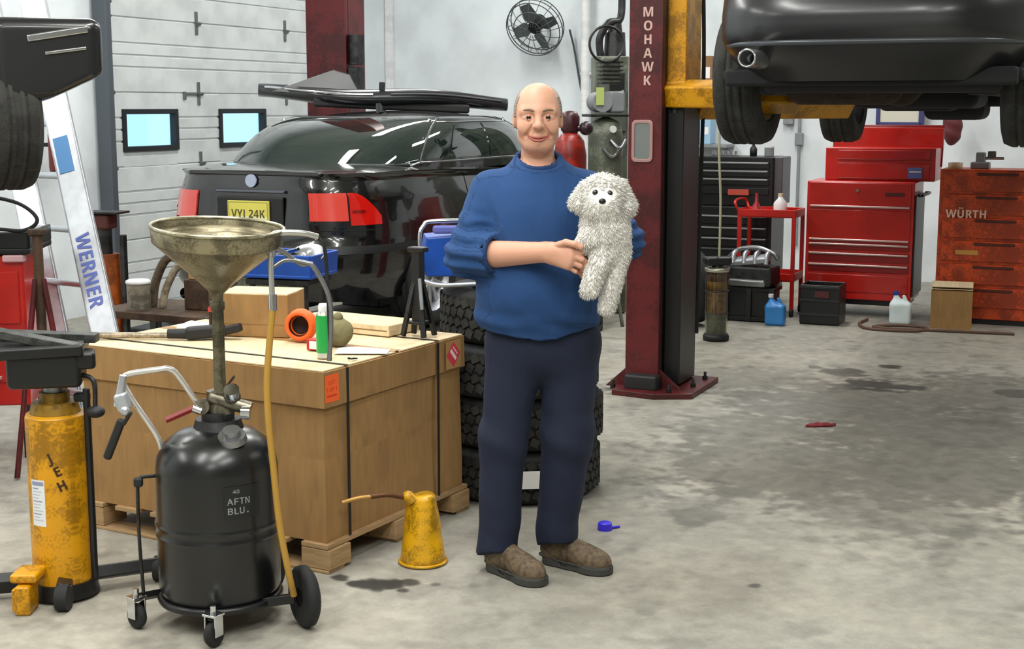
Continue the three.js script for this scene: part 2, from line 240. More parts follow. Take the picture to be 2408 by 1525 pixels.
// ceiling lamps, with the added ones near the camera: housing and two glowing tubes each
{
  const house = FLAT('lamp_housing', '#e8e8e4', 0.5), glow = new THREE.MeshPhysicalMaterial({ name: 'fluorescent_tube', color: '#ffffff', emissive: LAMP_RGB, emissiveIntensity: 9, roughness: 0.5 });
  const gh = mg([at(rb(0.32, 0.06, 2.4, 0.01), 0, -0.05, 0), at(bx(0.05, 0.05, 2.3), 0, -0.1, 0), at(cy(0.01, 0.01, 0.04, 8), 0, -0.0, 0.9), at(cy(0.01, 0.01, 0.04, 8), 0, -0.0, -0.9)]), gt = at(cy(0.019, 0.019, 2.2, 12), 0, 0, 0, Math.PI / 2);
  FIXTURES.forEach(([a, b], i) => { const t = thing('ceiling_light', 'white fluorescent strip lamp hanging under the ceiling', 'lamp', R(a, b, CEIL - 0.02), YAW, 'fluorescent strip lamps under the ceiling'); part(t, 'housing', gh, house); for (const x of [-0.09, 0.09]) part(t, 'tube', gt, glow, [x, -0.12, 0]); });
}
// ---------------------------------------------------------------- vehicles
// a body is a stack of rounded plan outlines; patches (glass, lamps, seams) are cut from the same surface
function bodyShape(P) {
  const pw = (c, n) => Math.sign(c) * Math.abs(c) ** (2 / n);
  const low = (f, v) => { const x0 = pw(Math.cos(f), P.n), s = pw(Math.sin(f), P.n), w = P.W * P.wide(v), zm = -P.L / 2; const z = s >= 0 ? zm + s * (P.rear(v) - zm) : zm + s * (zm - P.front(v)); return [x0 * w, P.y0 + (P.belt(z) - P.y0) * v, z]; };
  const deck = (f, k) => { const p = low(f, 1), s = Math.abs(pw(Math.sin(f), P.n)); return [p[0] * k, p[1] + P.crown * (1 - k * k) * (1 - s ** 6) + 0.012 * (1 - k ** 8), p[2]]; };
  const gh = (f, v) => { const e = 2 / P.gn, y = Math.sin(v * Math.PI / 2) ** e, ins = 1 - Math.cos(v * Math.PI / 2) ** e, x0 = pw(Math.cos(f), P.gp), s = pw(Math.sin(f), P.gp); const w = mix(P.gw[0], P.gw[1], ins * 0.75 + v * 0.25); const r = mix(P.gr[0], P.gr[1], ins * 0.35 + v * 0.65), q = mix(P.gf[0], P.gf[1], ins * 0.35 + v * 0.65), c = (r + q) / 2; const z = c + s * (r - c); return [x0 * w, P.gy + (P.H - P.gy) * y, z]; };
  const roof = (f, k) => { const p = gh(f, 1); const c = (P.gr[1] + P.gf[1]) / 2; return [p[0] * k, p[1] + 0.035 * (1 - k * k), mix(c, p[2], k)]; };
  return { low, deck, gh, roof };
}
function patch(fn, us, vs, off, skirt = true) { // us, vs: sample lists; closed slab proud of the surface
  const P = [], nu = us.length, nv = vs.length, e = 1e-3;
  const at_ = (u, v, o) => { const p = V(...fn(u, v)), a = V(...fn(u + e, v)).sub(V(...fn(u - e, v))), b = V(...fn(u, v + e)).sub(V(...fn(u, v - e))); const n = a.cross(b).normalize(); const c = V(p.x, 0, p.z - patch.zc); if (n.x * c.x + n.z * c.z + n.y * 0.4 < 0) n.negate(); return p.addScaledVector(n, o).toArray(); };
  const pos = [], idx = []; for (let j = 0; j < nv; j++) for (let i = 0; i < nu; i++) pos.push(...at_(us[i], vs[j], off));
  for (let j = 0; j + 1 < nv; j++) for (let i = 0; i + 1 < nu; i++) { const a = j * nu + i; idx.push(a, a + 1, a + nu + 1, a, a + nu + 1, a + nu); }
  if (skirt) { const ring = []; for (let i = 0; i < nu; i++) ring.push([i, 0]); for (let j = 1; j < nv; j++) ring.push([nu - 1, j]); for (let i = nu - 2; i >= 0; i--) ring.push([i, nv - 1]); for (let j = nv - 2; j > 0; j--) ring.push([0, j]);
    const b0 = pos.length / 3; ring.forEach(([i, j]) => pos.push(...at_(us[i], vs[j], off), ...at_(us[i], vs[j], -0.01))); const n = ring.length; for (let k = 0; k < n; k++) { const a = b0 + 2 * k, c = b0 + 2 * ((k + 1) % n); idx.push(a, a + 1, c + 1, a, c + 1, c); } }
  const g = new THREE.BufferGeometry(); g.setAttribute('position', new THREE.Float32BufferAttribute(pos, 3)); g.setIndex(idx); g.computeVertexNormals(); return g;
}
const lin = (a, b, n) => Array.from({ length: n + 1 }, (_, i) => mix(a, b, i / n));
function wheelGeo(r, w, rimR) {
  const tyre = lathe([[rimR, -w * 0.4], [rimR + 0.01, -w * 0.47], [r * 0.86, -w * 0.5], [r * 0.955, -w * 0.46], [r * 0.985, -w * 0.36], [r, -w * 0.3], [r, -w * 0.2], [r - 0.009, -w * 0.19], [r - 0.009, -w * 0.15], [r, -w * 0.14], [r, -0.005 - 0.01], [r - 0.009, -0.013], [r - 0.009, 0.013], [r, 0.015], [r, w * 0.14], [r - 0.009, w * 0.15], [r - 0.009, w * 0.19], [r, w * 0.2], [r, w * 0.3], [r * 0.985, w * 0.36], [r * 0.955, w * 0.46], [r * 0.86, w * 0.5], [rimR + 0.01, w * 0.47], [rimR, w * 0.4]], 48);
  tyre.rotateZ(Math.PI / 2);
  const rim = [at(lathe([[rimR, -w * 0.42], [rimR - 0.02, -w * 0.3], [rimR - 0.03, 0], [rimR - 0.02, w * 0.3], [rimR, w * 0.42]], 40), 0, 0, 0, 0, 0, Math.PI / 2), at(cy(0.07, 0.07, w * 0.5, 20), 0, 0, 0, 0, 0, Math.PI / 2)];
  for (let k = 0; k < 10; k++) { const a = k * Math.PI / 5; rim.push(at(rb(0.03, rimR - 0.05, 0.035, 0.008, 1), w * 0.22, Math.cos(a) * rimR * 0.52, Math.sin(a) * rimR * 0.52, a)); rim.push(at(rb(0.02, rimR - 0.05, 0.05, 0.008, 1), -w * 0.1, Math.cos(a) * rimR * 0.52, Math.sin(a) * rimR * 0.52, a)); }
  return [tyre, mg(rim)];
}
// ---- black sedan on the low runways
{
  const LIFT = 0.2, pos = [-1.69, LIFT, -8.9];
  const P = { L: 4.45, W: 0.885, n: 5, y0: 0.24, crown: 0.035, wide: (v) => [0.93, 0.985, 1, 0.985, 0.955, 0.9][Math.min(4, Math.floor(v * 5))] * (1 - (v * 5 % 1)) + [0.93, 0.985, 1, 0.985, 0.955, 0.9][Math.min(5, Math.floor(v * 5) + 1)] * (v * 5 % 1),
    rear: (v) => { const a = [-0.1, -0.02, 0.0, 0.0, -0.055, -0.06, -0.07, -0.075, -0.1], t = clamp(v) * 8, i = Math.min(7, Math.floor(t)); return mix(a[i], a[i + 1], t - i); }, front: (v) => -4.45 + 0.15 * v,
    belt: (z) => { const t = -z; return t < 0.75 ? 1.05 + 0.01 * t : t < 3.1 ? mix(1.0575, 0.98, (t - 0.75) / 2.35) : mix(0.98, 0.72, ((t - 3.1) / 1.35) ** 2); },
    gn: 2.5, gp: 4.2, gw: [0.77, 0.56], gr: [-0.58, -1.62], gf: [-3.35, -2.45], gy: 1.03, H: 1.40 };
  const S = bodyShape(P), car = thing('sedan', 'black sedan with red tail lamps and a yellow licence plate, left of the man', 'car', pos, YAW);
  patch.zc = -2.2;
  const paint = M('black_car_paint', '#07080a', 0.22, 0.1, { clearcoat: 1, clearcoatRoughness: 0.04 });
  const TAU = Math.PI * 2, low = grid(160, 30, (u, v) => S.low(-u * TAU, v)), deck = grid(160, 10, (u, v) => S.deck(-u * TAU, 1 - v)), bot = grid(160, 4, (u, v) => { const p = S.low(-u * TAU, 0); return [p[0] * v, p[1] - 0.02 * (1 - v), p[2]]; });
  part(car, 'body', mg([low, deck, bot]), paint);
  part(car, 'roof', mg([grid(160, 24, (u, v) => S.gh(-u * TAU, v)), grid(160, 8, (u, v) => S.roof(-u * TAU, 1 - v))]), paint);
  const glass = M('car_glass', '#10201c', 0.03, 0, { clearcoat: 1, clearcoatRoughness: 0.02, specularIntensity: 1, ior: 1.7 });
  const rx = (x) => { const n = P.gp; return Math.acos(Math.sign(x) * Math.abs(x) ** (n / 2)); }, sx = (s) => Math.asin(Math.sign(s) * Math.abs(s) ** (P.gp / 2));
  const rw = part(car, 'rear_window', patch(S.gh, lin(-0.93, 0.93, 40).map(rx), lin(0.06, 0.8, 24), 0.006), glass);
  { const pts = [], o = 0.009, add = (x, v) => pts.push(S.gh(rx(x), v)); for (const v of lin(0.06, 0.8, 12)) add(0.935, v); for (const x of lin(0.9, -0.9, 14)) add(x, 0.805); for (const v of lin(0.8, 0.06, 12)) add(-0.935, v); for (const x of lin(-0.9, 0.9, 14)) add(x, 0.055);
    part(rw, 'window_seal', tube(pts, 0.011, 160, 6, true), FLAT('seal_grey', '#4a4c4e', 0.35, 0.4)); }
  part(car, 'windshield', patch(S.gh, lin(-0.9, 0.9, 20).map((x) => -rx(x)), lin(0.06, 0.8, 12), 0.006), glass);
  for (const side of [1, -1]) { const f = (s) => side > 0 ? sx(s) : Math.PI - sx(s);
    for (const [s0, s1, nm] of [[0.48, 0.75, 'quarter_window'], [-0.02, 0.44, 'side_window'], [-0.7, -0.06, 'side_window']]) part(car, nm, patch(S.gh, lin(s0, s1, 12).map(f), lin(0.1, 0.62, 10), 0.005), glass);
    const trim = []; for (const s of lin(-0.75, 0.79, 20)) trim.push(S.gh(f(s), 0.07)); for (const s of lin(0.79, -0.75, 20)) trim.push(S.gh(f(s), 0.66)); part(car, 'window_trim', tube(trim, 0.009, 120, 6, true), K.chrome);
    // mirror
    part(car, 'mirror', mg([at(sp(0.075, 16, 12), side * 0.95, 1.02, -2.95, 0, 0, 0, [1.1, 0.8, 0.6]), at(rb(0.12, 0.03, 0.05, 0.01), side * 0.86, 0.98, -2.97)]), paint);
    for (const z of [-1.75, -2.75]) part(car, 'door_handle', rb(0.025, 0.03, 0.2, 0.01), K.chrome, [side * 0.845, 0.86, z]);
    for (const s of [-0.12, 0.34]) part(car, 'door_seam', tube(lin(0.25, 0.99, 12).map((v) => { const p = S.low(side > 0 ? Math.asin(Math.sign(s) * Math.abs(s) ** 2.5) : Math.PI - Math.asin(Math.sign(s) * Math.abs(s) ** 2.5), v); return [p[0] + side * 0.0005, p[1], p[2]]; }), 0.003, 30, 5), FLAT('seam_black', '#020202', 0.8));
  }
  // tail lamps: clear of the centre, wrapping the corners
  const bxr = (x) => Math.acos(Math.sign(x) * Math.abs(x) ** (P.n / 2));
  const lensR = M('tail_lens_red', '#c81208', 0.12, 0, { clearcoat: 1, clearcoatRoughness: 0.05 }), lensL = M('tail_lens_light', '#d8453a', 0.15, 0, { clearcoat: 1, clearcoatRoughness: 0.05 });
  for (const side of [1, -1]) { const f = (a, b, n) => lin(a, b, n).map((t) => side > 0 ? t : Math.PI - t); const c0 = 0.74, c1 = bxr(0.76), ci = bxr(0.5);
    const lamp = part(car, 'tail_lamp', patch((u, v) => { const w = side > 0 ? u : Math.PI - u; const k = clamp((1.02 - w) / 0.28); return S.low(u, mix(v, 0.60 + (v - 0.60) * 0.25, k * k)); }, f(c0, c1, 24), lin(0.60, 0.85, 8), 0.012), lensR);
    part(lamp, 'reversing_lens', patch(S.low, f(c1 + 0.02, ci, 8), lin(0.635, 0.85, 6), 0.012), lensL);
    part(lamp, 'lens_band', patch(S.low, f(c0 + 0.15, c1 - 0.02, 14), lin(0.695, 0.715, 2), 0.016), M('tail_lens_dark', '#7c0a06', 0.15, 0, { clearcoat: 1 }));
  }
  part(car, 'boot_seam', tube(lin(-0.86, 0.86, 30).map((x) => { const p = S.low(bxr(x), 0.56); return [p[0], p[1], p[2] + 0.001]; }), 0.004, 60, 5), FLAT('seam_black', '#020202', 0.8));
  part(car, 'bumper_strip', patch(S.low, lin(bxr(0.99) - 0.3, Math.PI - bxr(0.99) + 0.3, 40), lin(0.38, 0.44, 3), 0.012), FLAT('bumper_rubber', '#101114', 0.55));
  part(car, 'boot_lip', mg([at(rb(1.0, 0.03, 0.06, 0.012), 0, 1.045, -0.12)]), paint);
  part(car, 'handle_strip', rb(0.52, 0.022, 0.03, 0.008), FLAT('dark_chrome', '#6a6d78', 0.2, 0.9), [0, 0.935, -0.065]);
  const recess = part(car, 'plate_recess', rb(0.5, 0.2, 0.02, 0.02), K.blackM, [0, 0.8, -0.055]);
  const plateM = canvasMat('license_plate', 256, 128, (g, w, h) => { g.fillStyle = '#d9cf5e'; g.fillRect(0, 0, w, h); const gr = '#e6e2a8'; g.fillStyle = gr; g.fillRect(0, h * 0.62, w, h * 0.38); g.fillStyle = '#4a4520'; g.font = 'bold 62px sans-serif'; g.textAlign = 'center'; g.fillText('VYJ 24K', w / 2, 88); g.font = 'bold 17px sans-serif'; g.fillStyle = '#6b6430'; g.fillText('GARDEN STATE', w / 2, 119); g.strokeStyle = '#8a8340'; g.lineWidth = 4; g.strokeRect(4, 4, w - 8, h - 8); });
  const plate = part(car, 'license_plate', rb(0.315, 0.16, 0.012, 0.004), FLAT('plate_yellow', '#cfc658', 0.5), [0, 0.795, -0.035]);
  label(plate, 'plate_print', 0.3, 0.148, plateM, [0, 0, 0.0068]);
  part(car, 'badge', at(cy(0.041, 0.041, 0.012, 28), 0, 0, 0, Math.PI / 2), FLAT('badge_blue_white', '#aeb6cc', 0.2, 0.5), [0, 1.0, -0.072]);
  part(car, 'exhaust_tip', at(cy(0.035, 0.035, 0.16, 20, true), 0, 0, 0, Math.PI / 2), K.chrome, [-0.45, 0.27, -0.02]);
  const [ty, rim] = wheelGeo(0.32, 0.225, 0.215);
  for (const x of [0.775, -0.775]) for (const z of [-0.92, -3.68]) { const w = part(car, 'wheel', ty, K.rubber, [x, 0.32, z]); part(w, 'rim', rim, K.alu, null, [0, x > 0 ? 0 : Math.PI, 0]); }
  // antenna fin
  part(car, 'antenna', extr([[0, 0], [0.12, 0], [0.02, 0.06], [0, 0.06]], 0.02, 0.004), paint, [-0.01, 1.425, -1.72], [0, Math.PI / 2, 0]);
  // runways it stands on
  for (const [x, nm] of [[0.775, 'right'], [-0.775, 'left']]) { const p = V(x, 0, -2.2).applyAxisAngle(V(0, 1, 0), YAW).add(V(pos[0], 0, pos[2])); const r = thing('runway', `dark steel runway under the ${nm} wheels of the black sedan`, 'ramp', [p.x, 0, p.z], YAW); part(r, 'deck', rb(0.42, 0.05, 4.4, 0.01), K.dsteel, [0, 0.175, 0]); for (const z of [-2, -0.7, 0.7, 2]) part(r, 'foot', rb(0.36, 0.15, 0.3, 0.01), K.dsteel, [0, 0.075, z]); part(r, 'chock', extr([[0, 0], [0.16, 0], [0, 0.1]], 0.3, 0.006), K.blackM, [-0.15, 0.2, 1.82], [0, Math.PI / 2, 0]); }
}
// ---- loose bumper cover laid across the sedan roof
{
  const t = thing('bumper_cover', 'black plastic bumper cover laid across the roof of the black sedan', 'car part', [-0.98, 1.64, -10.95], 0.12);
  t.rotation.z = -0.045;
  const curve = (u) => { const a = (u - 0.5) * 2; return [a * 0.98, 0.075 + 0.015 * Math.cos(u * 9), -0.34 * Math.abs(a) ** 3.2]; };
  const sect = [[0, 0.06], [0.05, 0.05], [0.07, 0.0], [0.06, -0.06], [0.01, -0.085], [0.0, -0.07], [0.045, -0.045], [0.055, 0.0], [0.035, 0.035], [-0.005, 0.045]];
  part(t, 'shell', grid(60, sect.length, (u, v) => { const c = curve(u), s = sect[Math.round(v * sect.length) % sect.length], e = 1 - 0.5 * Math.abs(u - 0.5) * 2 * 0.6; return [c[0], c[1] + 0.03 + s[1] * e, c[2] + s[0] * 1.6]; }), M('bumper_black', '#1b1d20', 0.32, 0, { clearcoat: 0.6, clearcoatRoughness: 0.15 }));
  part(t, 'chrome_strip', tube(lin(0.03, 0.45, 16).map((u) => { const c = curve(u); return [c[0], c[1] + 0.045, c[2] + 0.115]; }), 0.011, 40, 6), K.chrome);
  part(t, 'grille_bar', tube(lin(0.52, 0.97, 16).map((u) => { const c = curve(u); return [c[0], c[1] + 0.045, c[2] + 0.115]; }), 0.009, 40, 6), FLAT('trim_grey', '#55585a', 0.4, 0.3));
  part(t, 'corner_flap', extr([[-0.86, 0.07], [-0.4, 0.25], [-0.28, 0.22], [-0.2, 0.08], [-0.5, 0.06]], 0.025, 0.006), M('bumper_black', '#1b1d20'), [0, 0.03, -0.05], [-0.12, 0, 0]);
  part(t, 'inner_foam', rb(1.2, 0.07, 0.12, 0.02), K.blackM, [0.05, 0.035, 0.0]);
  part(t, 'bracket', rb(0.045, 0.1, 0.06, 0.008), K.blackM, [-0.03, 0.16, 0.05]);
}
// ---- vehicle raised on the lift at the right
{
  const LIFT = 1.455;
  const P = { L: 4.55, W: 0.87, n: 4.6, y0: 0.34, crown: 0.03, wide: (v) => mix(0.86, 1, sstep(0, 0.35, v)) * mix(1, 0.95, sstep(0.7, 1, v)), rear: (v) => [-0.22, -0.07, 0, 0, -0.05, -0.08, -0.1][Math.min(5, Math.floor(v * 6))] * (1 - (v * 6 % 1)) + [-0.22, -0.07, 0, 0, -0.05, -0.08, -0.1][Math.min(6, Math.floor(v * 6) + 1)] * (v * 6 % 1), front: (v) => -4.55 + 0.2 * v,
    belt: (z) => -z < 3.1 ? 1.02 : mix(1.02, 0.9, (-z - 3.1) / 1.45), gn: 2.6, gp: 5, gw: [0.8, 0.66], gr: [-0.12, -0.55], gf: [-3.4, -2.6], gy: 1.0, H: 1.62 };
  const S = bodyShape(P), car = thing('sport_utility_vehicle', 'silver and black vehicle raised overhead on the lift, seen from behind and below', 'car', [1.67, LIFT, -6.92], YAW), TAU = Math.PI * 2; patch.zc = -2.2;
  const silver = M('silver_car_paint', '#b9bdb8', 0.3, 0.35, { clearcoat: 1, clearcoatRoughness: 0.06 });
  part(car, 'body', mg([grid(140, 26, (u, v) => S.low(-u * TAU, v)), grid(140, 6, (u, v) => S.deck(-u * TAU, 1 - v))]), silver);
  part(car, 'cabin', mg([grid(140, 16, (u, v) => S.gh(-u * TAU, v)), grid(140, 6, (u, v) => S.roof(-u * TAU, 1 - v))]), M('car_glass', '#10201c'));
  const bxr = (x) => Math.acos(Math.sign(x) * Math.abs(x) ** (P.n / 2)), cover = M('bumper_black_satin', '#14161a', 0.34, 0, { clearcoat: 0.5, clearcoatRoughness: 0.2 });
  part(car, 'bumper', patch(S.low, lin(bxr(0.985), Math.PI - bxr(0.84), 40), lin(0.02, 0.62, 14), 0.02), cover);
  part(car, 'bumper_ridge', tube(lin(0.9, -0.82, 30).map((x) => { const p = S.low(bxr(x), 0.27); return [p[0], p[1], p[2] + 0.022]; }), 0.016, 60, 8), FLAT('ridge_grey', '#4b4f55', 0.3, 0.2));
  const ud = FLAT('underbody_black', '#16161a', 0.8), rust = mm('underbody_rust', '#3a2c22', 0.8, 0.3, 'grime', 3);
  part(car, 'floor_pan', mg([at(rb(1.5, 0.06, 3.9, 0.02), 0, 0.37, -2.25), at(rb(0.2, 0.12, 3.3, 0.03), 0, 0.33, -2.2), at(rb(0.09, 0.12, 3.7, 0.02), -0.52, 0.33, -2.2), at(rb(0.09, 0.12, 3.7, 0.02), 0.52, 0.33, -2.2)]), ud);
  part(car, 'bumper_beam', mg([at(rb(1.45, 0.09, 0.1, 0.02), 0, 0.36, -0.3), at(rb(1.2, 0.16, 0.25, 0.05), 0.05, 0.36, -0.42)]), ud);
  part(car, 'muffler', at(new THREE.CapsuleGeometry(0.11, 0.6, 8, 20), 0, 0, 0, 0, 0, Math.PI / 2, [1, 0.75, 1]), rust, [-0.15, 0.33, -0.5]);
  const tip = part(car, 'exhaust_tip', at(lathe([[0.047, -0.14], [0.047, 0.14], [0.041, 0.145], [0.034, 0.14], [0.034, -0.1], [0.001, -0.1]], 28), 0, 0, 0, Math.PI / 2), FLAT('exhaust_chrome', '#c9cbcc', 0.2, 0.85), [-0.5, 0.445, 0.02]);
  part(car, 'exhaust_pipe', tube([[-0.5, 0.445, -0.1], [-0.5, 0.38, -0.35], [-0.2, 0.33, -0.5], [0.1, 0.31, -0.9], [0.18, 0.31, -2.2], [0.15, 0.33, -3.4]], 0.03, 50, 10), rust);
  part(car, 'rear_axle', mg([at(cy(0.045, 0.045, 1.4, 14), 0, 0.36, -0.85, 0, 0, Math.PI / 2), at(sp(0.13, 16, 12), 0.08, 0.34, -0.85), at(rb(0.12, 0.08, 0.6, 0.02), -0.55, 0.33, -1.1), at(rb(0.12, 0.08, 0.6, 0.02), 0.55, 0.33, -1.1)]), rust);
  part(car, 'fuel_tank', rb(0.7, 0.18, 0.6, 0.06, 3), ud, [0.1, 0.29, -1.5]);
  part(car, 'engine_cradle', mg([at(rb(1.0, 0.12, 0.6, 0.04), 0, 0.27, -3.6), at(rb(0.4, 0.2, 0.5, 0.06), 0.1, 0.22, -3.3), at(rb(1.35, 0.06, 0.1, 0.02), 0, 0.28, -3.35), at(rb(0.5, 0.12, 0.35, 0.05), -0.1, 0.24, -2.9)]), ud);
  const [ty, rim] = wheelGeo(0.37, 0.25, 0.235);
  for (const x of [0.745, -0.745]) for (const z of [-0.85, -3.6]) { const w = part(car, 'wheel', ty, K.rubberG, [x, 0.37 - (z < -2 ? 0.05 : 0), z]); part(w, 'rim', rim, K.alu, null, [0, x > 0 ? 0 : Math.PI, 0]); part(car, 'spring', bar([x * 0.86, 0.42, z], [x * 0.8, 0.75, z - 0.05], 0.05, 12), ud); }
}
// ---- two-post lift: near column
{
  const t = thing('vehicle_lift', 'maroon lift column with vertical lettering and a yellow arm, beside the man holding the dog', 'car lift', [0.772, 0, -8.15], YAW);
  part(t, 'column', mg([at(rb(0.205, 3.7, 0.05, 0.008), 0, 1.85, 0.0), at(rb(0.03, 3.7, 0.14, 0.006), -0.0875, 1.85, -0.08)]), K.maroon);
  part(t, 'channel', mg([at(rb(0.16, 3.68, 0.4, 0.006), 0.0, 1.86, -0.24), at(rb(0.02, 3.6, 0.05, 0.004), 0.09, 1.85, -0.06), at(rb(0.02, 3.6, 0.05, 0.004), 0.09, 1.85, -0.42)]), K.black);
  part(t, 'base_plate', mg([at(extr([[-0.15, 0.45], [-0.24, 0.18], [-0.13, -0.16], [0.13, -0.2], [0.33, -0.1], [0.33, 0.45]].reverse(), 0.025, 0.004), 0, 0.004, 0, -Math.PI / 2), at(extr([[0, 0], [0.14, 0], [0, 0.12]], 0.02, 0.002), 0.1, 0.02, -0.02), at(extr([[0, 0], [-0.13, 0], [0, 0.12]], 0.02, 0.002), -0.1, 0.02, -0.02)]), K.maroon);
  for (const [x, z] of [[-0.15, 0.1], [0.2, 0.12], [0.28, -0.1], [0.28, -0.35]]) part(t, 'anchor_bolt', mg([at(cy(0.016, 0.016, 0.03, 6), 0, 0.015, 0), at(cy(0.009, 0.009, 0.05, 8), 0, 0.03, 0)]), K.dsteel, [x, 0.025, z]);
  part(t, 'foot_block', rb(0.2, 0.09, 0.1, 0.015), K.blackM, [0.02, 0.07, 0.06]);
  const lm = FLAT('lettering_pale', '#c9a79d', 0.6);
  'MOHAWK'.split('').forEach((c, i) => part(t, 'letter', at(text(c, 0.054, 0.003), 0, 0, 0, 0, 0, 0, [1.05, 1, 1]), lm, [0.012, 2.196 - i * 0.0765, 0.025]));
  const cv = part(t, 'cover_frame', extr((() => { const s = rrect(0.122, 0.235, 0.03), hS = rrect(0.098, 0.21, 0.024); s.holes.push(hS); return s; })(), 0.01, 0.003), FLAT('cover_rim', '#b08a85', 0.4, 0.3), [-0.012, 1.47, 0.025]);
  part(cv, 'cover_plate', extr(rrect(0.1, 0.21, 0.025), 0.006, 0.001), FLAT('cover_grey', '#7d8381', 0.45, 0.4), [0, 0, 0]);
  // carriage and arm
  const cr = part(t, 'carriage', mg([at(rb(0.12, 1.2, 0.3, 0.01), 0.15, 2.32, -0.22), at(rb(0.13, 0.14, 0.34, 0.01), 0.15, 1.74, -0.22)]), K.yellow);
  part(cr, 'arm', mg([at(beam([0.1, 1.74, -0.1], [0.48, 1.735, 0.02], 0.13, 0.15, 0), 0, 0, 0), at(beam([0.4, 1.70, 0.0], [0.82, 1.70, -0.25], 0.11, 0.13), 0, 0, 0)]), K.yellow);
  part(cr, 'arm_pin', at(cy(0.03, 0.03, 0.22, 14), 0.14, 1.74, -0.1), K.dsteel);
  part(cr, 'rear_arm', beam([0.18, 1.66, -0.4], [0.86, 1.66, -1.52], 0.09, 0.12), K.yellow);
  part(cr, 'lift_pad', mg([at(cy(0.06, 0.06, 0.05, 18), 0.86, 1.755, -0.27)]), K.rubber);
  part(cr, 'lift_pad', mg([at(cy(0.06, 0.06, 0.09, 18), 0.83, 1.73, -1.48)]), K.rubber);
  part(cr, 'chain_guard', rb(0.1, 1.62, 0.32, 0.008), K.black, [0.15, 0.85, -0.24]);
  part(t, 'hydraulic_hose', tube([[0.2, 3.2, -0.3], [0.21, 2, -0.42], [0.2, 1.0, -0.44], [0.2, 0.3, -0.42]], 0.012, 40, 8), K.rubber);
  // far column
  const f = thing('lift_column', 'maroon steel lift column standing between the garage door and the white wall', 'car lift', [-1.60, 0, -12.4], YAW);
  part(f, 'column', mg([at(rb(0.4, 3.9, 0.06, 0.008), 0, 1.95, 0), at(rb(0.05, 3.9, 0.3, 0.008), -0.175, 1.95, -0.15), at(rb(0.05, 3.9, 0.3, 0.008), 0.175, 1.95, -0.15)]), K.maroon);
  part(f, 'base_plate', rb(0.6, 0.03, 0.55, 0.005), K.maroon, [0, 0.015, -0.12]);
  part(f, 'power_unit', mg([at(cy(0.07, 0.07, 0.25, 18), 0.26, 2.15, -0.05), at(rb(0.1, 0.3, 0.12, 0.01), 0.25, 1.85, -0.05)]), K.dsteel);
}
